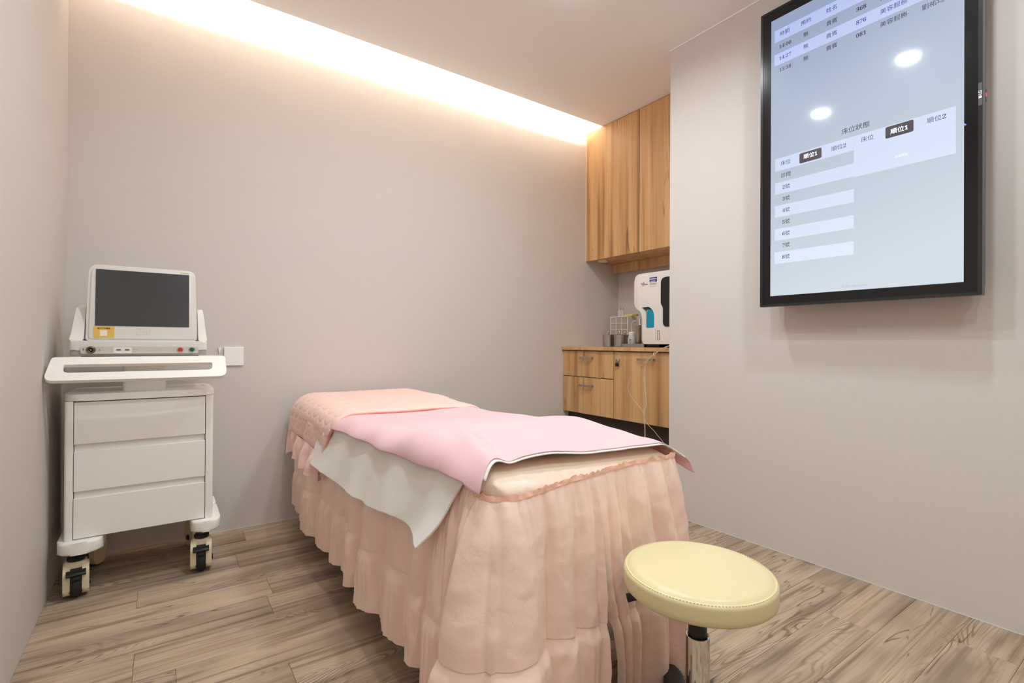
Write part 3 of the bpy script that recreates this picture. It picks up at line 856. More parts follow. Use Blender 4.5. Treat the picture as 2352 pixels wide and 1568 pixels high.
# carcass: side posts with rounded fronts, back, floor
for nm, pl in (('corner_post', rounded_poly([(CX0, CY0), (-0.2615, CY0), (-0.2615, CY1), (CX0, CY1)], [0.024, 0.001, 0.001, 0.02], 7)),
               ('corner_post', rounded_poly([(0.1425, CY0), (CX1, CY0), (CX1, CY1), (0.1425, CY1)], [0.001, 0.024, 0.02, 0.001], 7))):
    smooth_by_angle(obj(nm, prism(pl, 0.206, 0.702, 'z'), M['white'], t), 30)
obj('back_panel', bx(-0.2613, 0.1423, CY1 - 0.016, CY1 - 0.001, 0.206, 0.702), M['white'], t)
obj('bottom_panel', bx(-0.2613, 0.1423, CY0 + 0.022, CY1 - 0.0165, 0.206, 0.220), M['white'], t)
top = rounded_poly([(CX0 - 0.004, CY0 - 0.006), (CX1 + 0.004, CY0 - 0.006), (CX1 + 0.004, CY1), (CX0 - 0.004, CY1)], [0.05, 0.05, 0.03, 0.03], 8)
smooth_by_angle(obj('top_panel', prism(top, 0.7025, 0.727, 'z', bevel=0.005, seg=3), M['white'], t), 35)
for za, zb in ((0.547, 0.6985), (0.378, 0.521), (0.209, 0.353)):
    d = obj('drawer', bx(-0.2595, 0.1405, CY0 + 0.001, CY0 + 0.020, za, zb, bevel=0.0015), M['white'], t)
    if zb < 0.69:
        obj('finger_pull', bx(-0.2592, 0.1402, CY0 + 0.016, CY0 + 0.03, zb - 0.002, zb + 0.0235), M['white'], d)
# base pads with casters
def pad(x0, x1, y0, y1, rl):
    smooth_by_angle(obj('base_pad', prism(rounded_poly([(x0, y0), (x1, y0), (x1, y1), (x0, y1)], rl, 8), 0.162, 0.2055, 'z', bevel=0.009, seg=3), M['white'], t), 35)
pad(-0.304, -0.176, CY0 - 0.034, CY1 - 0.135, [0.055, 0.055, 0.01, 0.01])
pad(0.094, 0.196, CY0 - 0.034, CY1 - 0.135, [0.055, 0.055, 0.01, 0.01])
pad(-0.304, -0.176, CY1 - 0.13, CY1 + 0.03, [0.02, 0.02, 0.05, 0.05])
pad(0.094, 0.196, CY1 - 0.13, CY1 + 0.03, [0.02, 0.02, 0.05, 0.05])

def caster(x, y, rz, pedal=True):
    R = Matrix.Translation((x, y, 0)) @ Matrix.Rotation(rz, 4, 'Z') @ Matrix.Diagonal((1.2, 1.05, 1.0, 1.0))
    def put(name, bm, m, par, sm=True, ang=40):
        bm.transform(R)
        o = obj(name, bm, m, par)
        if sm: smooth_by_angle(o, ang)
        return o
    rw, zc = 0.046, 0.0465
    w = put('caster', lathe([(0, -0.0125), (rw - 0.006, -0.0125), (rw - 0.001, -0.008), (rw, 0), (rw - 0.001, 0.008), (rw - 0.006, 0.0125), (0, 0.0125)], (0, zc), 36, axis='x'), M['blackrubber'], t)
    sh = rounded_poly([(-0.036, 0.024), (-0.010, 0.010), (0.028, 0.012), (0.042, 0.035), (0.042, 0.10), (0.022, 0.122), (-0.014, 0.122), (-0.036, 0.095)], 0.016, 6)
    for s in (-1, 1):
        x0, x1 = (0.0135, 0.030) if s > 0 else (-0.030, -0.0135)
        put('housing', prism([(u, v) for u, v in sh], x0, x1, 'x', bevel=0.006, seg=3), M['cream'], w)
    put('housing_bridge', prism(rounded_poly([(-0.020, 0.094), (0.040, 0.094), (0.030, 0.128), (-0.012, 0.128)], 0.01, 5), -0.026, 0.026, 'x', bevel=0.006, seg=3), M['cream'], w)
    put('swivel_collar', lathe([(0.020, 0.1282), (0.022, 0.134), (0.022, 0.141), (0.017, 0.144), (0.017, 0.1618), (0, 0.1618)], (0.008, 0), 24) if False else lathe([(0.0, 0.1282), (0.020, 0.1282), (0.022, 0.134), (0.022, 0.141), (0.017, 0.144), (0.017, 0.1618), (0, 0.1618)], (0, 0.008), 24), M['black'], w)
    put('axle_cap', lathe([(0.0, 0.0302), (0.012, 0.0302), (0.011, 0.0335), (0, 0.034)], (0, zc), 20, axis='x'), M['black'], w)
    if pedal:
        put('brake_pedal', prism(rounded_poly([(-0.012, 0.108), (-0.048, 0.100), (-0.053, 0.092), (-0.044, 0.086), (-0.012, 0.093)], 0.004, 4), -0.0225, 0.0225, 'x', bevel=0.003), M['black'], w)
        put('brake_shoe', prism(rounded_poly([(-0.030, 0.0862), (-0.046, 0.0862), (-0.049, 0.074), (-0.036, 0.080)], 0.002, 3), -0.0115, 0.0115, 'x', bevel=0.001), M['black'], w)
    return w
caster(-0.252, 2.368, 0.10)
caster(0.131, 2.362, -0.08)
caster(-0.236, 2.655, 2.7, False)
caster(0.130, 2.655, 3.5, False)
# column, tray and handle
smooth_by_angle(obj('column', prism(rrect(-0.128, 0.010, 2.42, 2.58, 0.02), 0.7272, 0.8395, 'z'), M['white'], t), 30)
tr = rounded_poly([(-0.312, 2.325), (0.205, 2.325), (0.200, 2.66), (-0.307, 2.66)], [0.03, 0.03, 0.04, 0.04], 7)
smooth_by_angle(obj('tray', prism(tr, 0.840, 0.8555, 'z', bevel=0.005, seg=3), M['white'], t), 35)
# handle: tilted ring plate running down from the tray's front edge
def tilt(bm):
    # plate is laid out in (x, s): s=0 at the tray edge, s=1 at the front; sloping down
    for v in bm.verts:
        s_, h = v.co.y, v.co.z
        bow = 0.010 * (1 - ((v.co.x + 0.058) / 0.27) ** 2) * max(0, s_) / 0.09
        v.co = Vector((v.co.x, 2.330 - 0.62 * s_ - bow, 0.8490 - 0.80 * s_ + h * 0.62)) + Vector((0, -0.80 * h, 0)) * 0.8
    return bm
n_ = 7
ho = rounded_poly([(-0.331, 0.094), (0.208, 0.094), (0.206, -0.004), (-0.315, -0.004)], [0.03, 0.03, 0.012, 0.012], n_)
hi = rounded_poly([(-0.282, 0.062), (0.160, 0.062), (0.160, 0.028), (-0.282, 0.028)], [0.022, 0.022, 0.006, 0.006], n_)
def subdiv_poly(pl, k=6):
    out = []
    for i in range(len(pl)):
        a, b = Vector(pl[i]), Vector(pl[(i + 1) % len(pl)])
        for j in range(k): out.append(tuple(a.lerp(b, j / k)))
    return out
bm = prism(subdiv_poly(ho), 0.0, 0.016, 'z', bevel=0.004, seg=3, hole=subdiv_poly(hi))
smooth_by_angle(obj('handle', tilt(bm), M['white'], t), 35)

# ================================================================ tabletop display unit on the cart
BZ = 0.856
t = thing('treatment_console', 'warm white tabletop console with tilted dark screen on the cart', 'console', (-0.065, 2.47, BZ))
smooth_by_angle(obj('lower_base', prism(rounded_poly([(-0.274, 2.352), (0.144, 2.352), (0.134, 2.60), (-0.264, 2.60)], [0.02, 0.02, 0.03, 0.03], 6), BZ + 0.009, BZ + 0.028, 'z', bevel=0.004, seg=2), M['grey'], t), 35)
smooth_by_angle(obj('foot_plate', prism(rrect(-0.245, 0.118, 2.37, 2.58, 0.02), BZ + 0.0004, BZ + 0.0088, 'z'), M['grey'], t), 35)
smooth_by_angle(obj('upper_base', prism(rounded_poly([(-0.276, 2.350), (0.146, 2.350), (0.136, 2.60), (-0.266, 2.60)], [0.02, 0.02, 0.03, 0.03], 6), BZ + 0.0284, BZ + 0.064, 'z', bevel=0.006, seg=3), M['plastic'], t), 35)
# recessed connector panel
fp = obj('front_panel', prism(rrect(-0.243, 0.115, BZ + 0.016, BZ + 0.042, 0.007), 2.3465, 2.3498, 'y', bevel=0.001), M['panel'], t)
def knob(name, x, z, r, m, par):
    o = obj(name, lathe([(0, 2.3435), (r * 0.8, 2.3435), (r, 2.3450), (r, 2.3464), (0, 2.3464)], (x, z), 24, axis='y'), m, par)
    smooth_by_angle(o, 40); return o
zc = BZ + 0.0305
ring = lathe([(0.0088, 2.3446), (0.0105, 2.3440), (0.0115, 2.3464), (0.0088, 2.3464)], (0.055, zc), 28, axis='y')
obj('button_ring', ring, M['chrome'], fp, True)
knob('stop_button', 0.055, zc, 0.0086, M['red'], fp)
ring = lathe([(0.0088, 2.3446), (0.0105, 2.3440), (0.0115, 2.3464), (0.0088, 2.3464)], (0.0935, zc), 28, axis='y')
obj('button_ring', ring, M['chrome'], fp, True)
knob('start_button', 0.0935, zc, 0.0086, M['green'], fp)
cn = obj('socket', lathe([(0.0, 2.3455), (0.006, 2.3455), (0.0065, 2.341), (0.0105, 2.339), (0.013, 2.342), (0.0135, 2.3464), (0, 2.3464)], (-0.214, zc), 28, axis='y'), M['brass'], fp, True)
obj('socket_pin', lathe([(0.0, 2.340), (0.002, 2.340), (0.002, 2.3454), (0, 2.3454)], (-0.214, zc), 12, axis='y'), M['chrome'], cn)
up = obj('usb_panel', prism(rrect(-0.151, -0.096, BZ + 0.0175, BZ + 0.0405, 0.004), 2.3455, 2.3464, 'y'), M['white_soft'], fp)
for x_ in (-0.135, -0.1095):
    obj('usb_port', bx(x_ - 0.0065, x_ + 0.0065, 2.3448, 2.3454, zc - 0.0025, zc + 0.0025), M['brass'], up)
# little figure symbol and warning triangle print
obj('figure_print', lathe([(0, 2.3460), (0.0014, 2.3460), (0.0014, 2.3464), (0, 2.3464)], (-0.235, zc + 0.004), 10, axis='y'), M['ink'], fp)
obj('figure_print', prism([(-0.2353, zc + 0.0025), (-0.2347, zc + 0.0025), (-0.2340, zc - 0.0045), (-0.2348, zc - 0.0015), (-0.2352, zc - 0.0015), (-0.2360, zc - 0.0045)], 2.3460, 2.3464, 'y'), M['ink'], fp)
obj('figure_print', bx(-0.2375, -0.2325, 2.3460, 2.3464, zc + 0.0010, zc + 0.0018), M['ink'], fp)
obj('warning_print', prism([(-0.1935, zc - 0.0025), (-0.1865, zc - 0.0025), (-0.190, zc + 0.0035)], 2.3460, 2.3464, 'y'), M['grey'], fp)
obj('usb_print', bx(-0.090, -0.081, 2.3460, 2.3464, zc - 0.0005, zc + 0.0006), M['grey'], fp)
obj('usb_print', lathe([(0, 2.3460), (0.0015, 2.3460), (0.0015, 2.3464), (0, 2.3464)], (-0.091, zc), 10, axis='y'), M['grey'], fp)
# side arms
def arm(side):
    if side < 0:
        prof = [(2.36, BZ + 0.062), (2.56, BZ + 0.062), (2.535, BZ + 0.15), (2.50, BZ + 0.197), (2.462, BZ + 0.197), (2.43, BZ + 0.150), (2.405, BZ + 0.095)]
        x0, x1 = -0.277, -0.2385
    else:
        prof = [(2.36, BZ + 0.062), (2.56, BZ + 0.062), (2.535, BZ + 0.15), (2.50, BZ + 0.197), (2.462, BZ + 0.197), (2.43, BZ + 0.150), (2.405, BZ + 0.095)]
        x0, x1 = 0.1165, 0.147
    bm = prism(rounded_poly(prof, [0.01, 0.01, 0.03, 0.02, 0.02, 0.04, 0.04], 6), x0, x1, 'x', bevel=0.008, seg=3)
    for v in bm.verts:                       # lean in towards the screen with height
        k_ = (v.co.z - BZ - 0.06) / 0.14
        v.co.x += -side * 0.012 * k_ if abs(v.co.x - (x0 if side < 0 else x1)) < 0.012 else 0
    smooth_by_angle(obj('side_arm', bm, M['plastic'], t), 35)
arm(-1); arm(1)
# tilted display
TILT = math.radians(7)
PV = Vector((-0.061, 2.402, BZ + 0.066))
def tlt(bm):
    bm.transform(Matrix.Translation(PV) @ Matrix.Rotation(-TILT, 4, 'X') @ Matrix.Translation(-PV))
    return bm
mo = rounded_poly([(-0.2355, BZ + 0.064), (0.1135, BZ + 0.064), (0.1075, BZ + 0.355), (-0.2295, BZ + 0.355)], [0.010, 0.010, 0.030, 0.030], 8)
ds = smooth_by_angle(obj('display', tlt(prism(mo, 2.404, 2.448, 'y', bevel=0.004, seg=3)), M['plastic'], t), 35)
mo2 = [(-0.061 + (x + 0.061) * 0.945, BZ + 0.2095 + (z - BZ - 0.2095) * 0.945) for x, z in mo]
smooth_by_angle(obj('display_front', tlt(prism(mo2, 2.400, 2.4038, 'y', bevel=0.0012, seg=2)), M['plastic'], ds), 35)
obj('screen_glass', tlt(bx(-0.2085, 0.0855, 2.3985, 2.3998, BZ + 0.120, BZ + 0.336)), M['monitor_glass'], ds)
for i in range(9):
    for j in range(5):
        hh = 0.0016
        x_ = -0.085 + i * 0.0052; z_ = BZ + 0.088 + j * 0.0045
        if (i + j) % 7 == 3: continue
        obj('speaker_hole', tlt(bx(x_, x_ + hh, 2.3996, 2.39995, z_, z_ + hh)), M['grey'], ds) if (j % 2 == 0 or i % 2 == 0) else None
sk = obj('yellow_sticker', tlt(bx(-0.2125, -0.152, 2.3990, 2.3999, BZ + 0.0745, BZ + 0.1175)), M['yellow_sticker'], ds)
obj('white_patch', tlt(bx(-0.1935, -0.1725, 2.3984, 2.39895, BZ + 0.0815, BZ + 0.1035)), M['paper'], sk)
me = text_mesh('進口醫療儀器', 0.0062, 0.02)
me.transform(Matrix.Translation((-0.1825, 2.3986, BZ + 0.110)) @ Matrix(((1, 0, 0), (0, 0, -1), (0, 1, 0))).to_4x4())
me.transform(Matrix.Translation(PV) @ Matrix.Rotation(-TILT, 4, 'X') @ Matrix.Translation(-PV))
obj('lettering', me, M['ink'], sk)
obj('maker_print', tlt(bx(0.054, 0.086, 2.3994, 2.39985, BZ + 0.3405, BZ + 0.3445)), mat('pale_gold_print', (216, 196, 160), 0.5), ds)

# ================================================================ treatment bed
BX0, BX1, BY0, BY1 = 0.565, 1.175, 0.865, 2.705
BCX, HW = (BX0 + BX1) / 2, (BX1 - BX0) / 2
ZS = 0.600                        # seam where the skirt is sewn to the cover
def lerp_tab(x, tab):
    if x <= tab[0][0]: return tab[0][1]
    for (a, va), (b, vb) in zip(tab[:-1], tab[1:]):
        if x <= b:
            q = (x - a) / (b - a); q = q * q * (3 - 2 * q)
            return va + (vb - va) * q
    return tab[-1][1]
ZTAB = [(0.86, 0.624), (0.96, 0.634), (1.08, 0.645), (1.24, 0.655), (1.50, 0.621), (1.80, 0.606), (2.05, 0.609), (2.30, 0.620), (2.70, 0.624)]
def ztop(x, y):
    foot = max(0.0, 1 - max(0.0, y - 0.88) / 0.5)
    return lerp_tab(y, ZTAB) - (x - BCX) * 0.034 * foot
def sstep(a, b, x):
    q = min(1, max(0, (x - a) / (b - a))); return q * q * (3 - 2 * q)

bed = thing('treatment_bed', 'beauty treatment bed with peach cover and gathered floor-length skirt', 'bed', (BCX, 1.785, 0))
def bed_surf(u, v):
    """u across (0..1 wraps left side - top - right side), v along: foot face - top - head face."""
    R = 0.045; RF = 0.085
    # along
    Lt = BY1 - BY0 - 2 * R
    arc = R * PI / 2
    drop = 0.055
    tot = 2 * (drop + arc) + Lt
    s = v * tot
    if s < drop: y, kz = BY0, -R - (drop - s)
    elif s < drop + arc:
        a = (s - drop) / R; y, kz = BY0 + RF - RF * math.cos(a), -R + R * math.sin(a)
    elif s < drop + arc + Lt: y, kz = BY0 + RF + (s - drop - arc) * (Lt + R - RF) / Lt, 0
    elif s < drop + 2 * arc + Lt:
        a = (s - drop - arc - Lt) / R; y, kz = BY1 - R + R * math.sin(a), -R + R * math.cos(a)
    else: y, kz = BY1, -R - (s - drop - 2 * arc - Lt)
    Lx = 2 * HW - 2 * R
    tot = 2 * (drop + arc) + Lx
    s = u * tot
    if s < drop: x, kx = -HW, -R - (drop - s)
    elif s < drop + arc:
        a = (s - drop) / R; x, kx = -HW + R - R * math.cos(a), -R + R * math.sin(a)
    elif s < drop + arc + Lx: x, kx = -HW + R + (s - drop - arc), 0
    elif s < drop + 2 * arc + Lx:
        a = (s - drop - arc - Lx) / R; x, kx = HW - R + R * math.sin(a), -R + R * math.cos(a)
    else: x, kx = HW, -R - (s - drop - 2 * arc - Lx)
    X = BCX + x
    z = ztop(X, y) + min(kz, kx) if kz > -R and kx > -R else ztop(X, y) + max(-0.09, min(kz, kx))
    # round the plan corners
    cr = 0.05
    dx, dy = abs(x) - (HW - cr), max(BY0 + cr - y, y - (BY1 - cr))
    if dx > 0 and dy > 0:
        l = math.hypot(dx, dy)
        if l > cr:
            f = cr / l
            X = BCX + math.copysign((HW - cr) + dx * f, x)
            y = (BY0 + cr - dy * f) if y < 1.7 else (BY1 - cr + dy * f)
    # gather puckers towards the foot seam
    if y < BY0 + 0.07 and kz < -0.004:
        y -= 0.0035 * noise.noise(Vector((X * 48, z * 14, 2.2))) + 0.004 * math.sin(kz / 0.1 * PI)
    return (X, y, z)
obj('mattress', grid(150, 260, bed_surf), M['mattress'], bed, True)
for lx in (BX0 + 0.07, BX1 - 0.07):
    for ly in (BY0 + 0.12, BY1 - 0.15):
        obj('leg', bx(lx - 0.025, lx + 0.025, ly - 0.025, ly + 0.025, 0.0005, 0.44, bevel=0.004), M['white'], bed)
obj('bed_frame', bx(BX0 + 0.035, BX1 - 0.035, BY0 + 0.06, BY1 - 0.04, 0.44, 0.55, bevel=0.004), M['white'], bed)

# skirt: path around the cover, gathered
RC = 0.05
def path_at(s):
    """left side from the head to the foot, foot, right side back to the head -> point, outward normal."""
    La = BY1 - (BY0 + RC); arc = RC * PI / 2; Lf = 2 * (HW - RC)
    if s < La: return Vector((BX0, BY1 - s)), Vector((-1, 0))
    s -= La
    if s < arc:
        a = s / RC
        n = Vector((-math.cos(a), -math.sin(a)))
        return Vector((BX0 + RC, BY0 + RC)) + n * RC, n
    s -= arc
    if s < Lf: return Vector((BX0 + RC + s, BY0)), Vector((0, -1))
    s -= Lf
    if s < arc:
        a = s / RC
        n = Vector((math.sin(a), -math.cos(a)))
        return Vector((BX1 - RC, BY0 + RC)) + n * RC, n
    s -= arc
    return Vector((BX1, BY0 + RC + s)), Vector((1, 0))
S_LA = BY1 - (BY0 + RC); S_ARC = RC * PI / 2; S_LF = 2 * (HW - RC)
S_C1 = S_LA + S_ARC / 2; S_SLIT = S_LA + S_ARC + (0.842 - BX0 - RC); S_C2 = S_LA + 1.5 * S_ARC + S_LF
S_END = 2 * S_LA + 2 * S_ARC + S_LF
def seam_z(s):
    p, n = path_at(s)
    x = p.x
    base = ZS - 0.034 + 0.036 * sstep(S_LA - 0.45, S_LA - 0.05, s)
    if s > S_C2 + 0.1: base = ZS - 0.02
    if S_LA - 0.02 < s <= S_C2 + 0.1: base = ZS + lerp_tab(x, [(BX0, -0.008), (0.62, -0.008), (0.80, 0.008), (0.97, 0.018), (1.16, 0.016)])
    return base + 0.003 * noise.noise(Vector((s * 30, 1.1, 0)))
def hem_z(s):
    p, n = path_at(s)
    h = 0.098
    if s > S_SLIT: h = 0.115 - 0.035 * math.exp(-((s - S_SLIT - 0.16) / 0.12) ** 2) + 0.05 * sstep(S_C2 - 0.05, S_C2 + 0.25, s)
    return h + 0.006 * noise.noise(Vector((s * 5, 8.1, 0))) + 0.018 * (1 - sstep(0.0, 0.35, s))
def ridge(x, sd):
    return 1 - 2.4 * abs(noise.noise(Vector((x, sd, 3.3))))
def make_lobes(length, wmin, wmax, depth, seed):
    """irregular folds along the hem: (start, width, height)."""
    rnd = random.Random(seed); out = []; x = 0.0
    while x < length + 0.2:
        w = wmin + (wmax - wmin) * rnd.random() ** 1.6
        out.append((x, w, depth * (0.45 + 0.75 * rnd.random()) * (0.5 + 0.5 * w / wmax)))
        x += w
    return out
import bisect
_side = [f for f in make_lobes(S_LA - 0.08, 0.085, 0.24, 0.055, 4) if f[0] < S_LA - 0.09]
_fx = _side[-1][0] + _side[-1][1]
FOLDS = _side + [(a + _fx, w, h) for a, w, h in make_lobes(4.0, 0.040, 0.115, 0.050, 23)]
PLEATS = make_lobes(4.6, 0.010, 0.040, 0.011, 5)
_starts = {id(FOLDS): [a[0] for a in FOLDS], id(PLEATS): [a[0] for a in PLEATS]}
def lobe(x, tab):
    k = max(0, bisect.bisect_right(_starts[id(tab)], max(0.0, x)) - 1)
    a, w, h = tab[k]
    q = min(1, max(0, (x - a) / w))
    return h * (math.sin(PI * (q ** 1.25)) ** 0.72)
def drape(s, z, seed=0.0, extra=0.0):
    """outward offset of the skirt at path position s and height z."""
    zs = seam_z(s)
    d = max(0.0, (zs - z) / 0.5)
    w = s + 0.026 * noise.noise(Vector((s * 4.0, z * 2.6, seed + 5))) + 0.004 * noise.noise(Vector((s * 14.0, z * 9.0, seed)))
    g = 1 - math.exp(-(2.8 if s < S_LA - 0.1 else 4.5) * d)
    out = 0.0045 + 0.008 * min(1, d * 6) + 0.012 * d
    out += (lobe(w, FOLDS) - 0.012) * g
    out += (lobe(w + 0.012 * d, PLEATS) - 0.004) * math.exp(-4.2 * d) * min(1.0, d * 14)
    out += 0.010 * noise.noise(Vector((w * 9.0, z * 1.6, seed + 1))) * g
    # cloth bunched at the foot corners fans out
    k1 = math.exp(-((s - S_C1) / 0.065) ** 2); k2 = math.exp(-((s - S_C2) / 0.09) ** 2)
    out += (0.100 * k1 + 0.035 * k2) * (1 - math.exp(-1.5 * d))
    if S_C1 < s < S_C2: out += 0.020 * (1 - math.exp(-3 * d))
    # crumples
    cw_ = min(1, d * 5)
    out -= 0.0075 * abs(noise.noise(Vector((s * 13 + z * 4, z * 4.5 - s * 2, seed + 9)))) * cw_
    out -= 0.0045 * abs(noise.noise(Vector((s * 24 - z * 11, z * 9 + s * 5, seed + 4)))) * cw_
    out -= 0.0016 * abs(noise.noise(Vector((s * 50 + z * 22, z * 36, seed + 6)))) * cw_
    out += 0.003 * cw_
    return out + extra
TZ = 0.283
def tier_z(s): return TZ + 0.010 * noise.noise(Vector((s * 4, 6, 0)))
def skirt_panel(s0, s1, tier):
    L = s1 - s0
    nu = int(L / 0.0038); nv = 56 if tier == 0 else 40
    def fn(u, v):
        s = s0 + u * L
        zt_, zb_ = (seam_z(s), tier_z(s)) if tier == 0 else (tier_z(s) + 0.008, hem_z(s))
        z = zt_ + (zb_ - zt_) * v
        p, n = path_at(s)
        if tier == 0: o_ = drape(s, z)
        else:
            dd = (zt_ - z) / 0.2
            o_ = drape(s, z) - 0.0022 + 0.0105 * sstep(0.04, 0.22, dd) + (lobe(s + 0.6, PLEATS) - 0.003) * 0.9 * sstep(0.05, 0.35, dd) * (1 - 0.6 * dd) + 0.012 * dd * noise.noise(Vector((s * 13, 2, z * 2)))
        tang = Vector((-n.y, n.x)) 
        # slit opens downwards
        sh = 0.0
        op = sstep(0.55, 0.12, z)
        if s1 == S_SLIT: sh = -0.010 * op * sstep(s1 - 0.10, s1, s); o_ += 0.014 * op * sstep(s1 - 0.04, s1, s)
        if s0 == S_SLIT: sh = 0.012 * op * (1 - sstep(s0, s0 + 0.10, s)) + 0.028 * sstep(0.40, 0.1, z) * (1 - sstep(s0, s0 + 0.1, s)); o_ -= 0.012 * op * (1 - sstep(s0, s0 + 0.05, s))
        q = p + n * o_ + tang * sh
        return (q.x, q.y, z)
    return grid(nu, nv, fn)
for s0, s1 in ((0.0, S_LA - 0.03), (S_LA - 0.03, S_SLIT), (S_SLIT, S_C2), (S_C2, S_END)):
    pn = obj('skirt_panel', skirt_panel(s0, s1, 0), M['ruffle'], bed, True)
    obj('lower_tier', skirt_panel(s0, s1, 1), M['ruffle'], pn, True)
# frilled tape along the seam
def frill(u, v):
    s = u * S_END
    p, n = path_at(s)
    wv = 0.0042 * noise.noise(Vector((s * 52, v * 0.6, 0))) + 0.0035 * noise.noise(Vector((s * 105, 1, v * 0.8)))
    z = seam_z(s) - 0.005 + 0.011 * v + (0.006 * noise.noise(Vector((s * 48, 5, 0))) + 0.004 * noise.noise(Vector((s * 120, 6, 0)))) * v
    q = p + n * (0.0085 + 0.002 * (1 - v) + wv * (0.4 + 0.6 * v))
    return (q.x, q.y, z)
obj('frill_tape', grid(1300, 3, frill), M['trim'], bed, True)

# ---------------------------------------------------------------- draped covers
def over(p, y, off, R=0.045, flare=0.0, left=True):
    """position across the bed at signed arc position p (0 = middle)."""
    a = abs(p); sg = -1 if p < 0 else 1
    flat = HW - R; rr = R + off
    if a <= flat:
        X = BCX + p
        return Vector((X, y, ztop(X, y) + off)), 0.0
    q = a - flat
    X0_ = BCX + sg * flat
    zt_ = ztop(X0_, y)
    if q < rr * PI / 2:
        an = q / rr
        return Vector((X0_ + sg * rr * math.sin(an), y, zt_ - R + rr * math.cos(an))), 0.0
    e = q - rr * PI / 2
    return Vector((X0_ + sg * (rr + flare * e), y, zt_ - R - e)), e

# white terry towel, hanging over the long left side
def towel(u, v):
    # u: 0 at hem on the left .. 1 on top; v: 0 front .. 1 head
    hang = 0.245
    p = -(HW - 0.045 + 0.045 * PI / 2 + hang * 0.745) * (1 - u) + (-(HW - 0.05)) * u
    pos, e = over(p, 0, 0.019)
    zrel = 0.64 - pos.z
    yf = 0.952 + 0.73 * max(0, zrel - 0.03) + 0.010 * math.sin(zrel * 30)
    y = yf + v * (2.16 - yf)
    pos, e = over(p, y, 0.019, flare=0.20)
    if e > 0:
        k = min(1, e / 0.17)
        f = 0.016 * noise.noise(Vector((y * 5.0, e * 3, 4.4))) + 0.008 * noise.noise(Vector((y * 14, e * 6, 1.4)))
        pos.x -= k * (0.014 + f)
        # soft folds near the free front corner, corner curling outwards
        c = math.exp(-(v / 0.12) ** 2) * k
        pos.x -= 0.030 * c * k - 0.018 * math.exp(-((v - 0.10) / 0.05) ** 2) * k * k
        pos.y -= 0.015 * c
        pos.z += 0.012 * k * sstep(0.12, 0.9, v) - 0.008 * c
    return pos
o = obj('terry_towel', grid(90, 220, towel, 0.004), M['towel'], None, True, (BX0, 1.6, 0.39))
tag(o, 'off-white terry towel hanging over the side of the bed facing the cart', 'towel')

# pink sheet
def pink_pos(u, v, off=0.0235, ext=0.0):
    yl = 0.90 + 1.2 * v
    ze = lerp_tab(yl, [(0.86, 0.612), (1.0, 0.617), (1.2, 0.609), (1.52, 0.594), (2.1, 0.582)])
    cz = (ze - ztop(BX0 + 0.048, yl) + 0.048) / (0.048 + off)
    qa = (0.048 + off) * math.acos(min(1, cz)) if cz > 0 else (0.048 + off) * (PI / 2 - cz)
    PLm = HW - 0.048 + qa + 0.012 * math.exp(-(v / 0.05) ** 2)
    PRm = HW + 0.028 + 0.055 * math.exp(-(v / 0.07) ** 2)
    p = -PLm + u * (PLm + PRm)
    q = (p + HW) / (2 * HW)
    yf = 0.912 - 0.016 * q - 0.035 * math.exp(-((p + PLm) / 0.06) ** 2) - ext
    y = yf + v * (2.10 - yf)
    pos, e = over(p, y, off, R=0.048)
    z = 0.0
    # ridge folds running to the near corner
    x_, y_ = pos.x, pos.y
    def gl(ax, ay, bx_, by_, w, h):
        d = Vector((bx_ - ax, by_ - ay)); L = d.length; d /= L
        r_ = Vector((x_ - ax, y_ - ay)); tt = r_.dot(d); pr = abs(r_.x * d.y - r_.y * d.x)
        return h * math.exp(-(pr / w) ** 2) * sstep(-0.05, 0.10, tt) * (1 - sstep(L - 0.03, L + 0.04, tt))
    z += gl(0.70, 1.30, 0.565, 0.86, 0.028, 0.012)
    z -= gl(0.74, 1.20, 0.625, 0.90, 0.026, 0.009)
    z += gl(0.90, 1.18, 0.71, 0.84, 0.05, 0.006)
    z += 0.004 * noise.noise(Vector((x_ * 5, y_ * 4, 1.0))) + 0.0022 * noise.noise(Vector((x_ * 13, y_ * 9, 2.0)))
    # edge stands a little off the cover at the foot
    z += 0.004 * math.exp(-((y_ - 0.91) / 0.05) ** 2) * (0.5 + 0.5 * math.sin(x_ * 9 + 2.2))
    kx = 1.0 if e <= 0 else 0.3
    pos.z += z * kx
    if p > HW - 0.02:
        k = math.exp(-(v / 0.07) ** 2) * sstep(HW - 0.02, PRm, p)
        pos.x += 0.024 * k; pos.y -= 0.045 * k; pos.z += 0.006 * k
    if p < -(HW - 0.05):
        k = sstep(HW - 0.05, PLm, -p)
        pos.x -= 0.008 * k + 0.004 * k * math.sin(v * 30)
    return pos
sheet = thing('pink_sheet', 'pink disposable sheet spread over the middle and foot of the bed', 'sheet', (BCX, 1.45, 0.62))
obj('sheet', grid(170, 240, pink_pos, 0.0012), M['pink'], sheet, True)
def edge_pos(u, v):
    a = pink_pos(u, 0.0, 0.0212, 0.008)
    b = pink_pos(u, 0.030, 0.0212, 0.0)
    return a.lerp(b, v)
obj('terry_backing', grid(170, 6, lambda u, v: edge_pos(0.035 + u * 0.90, v), 0.0022), M['towel'], sheet, True)

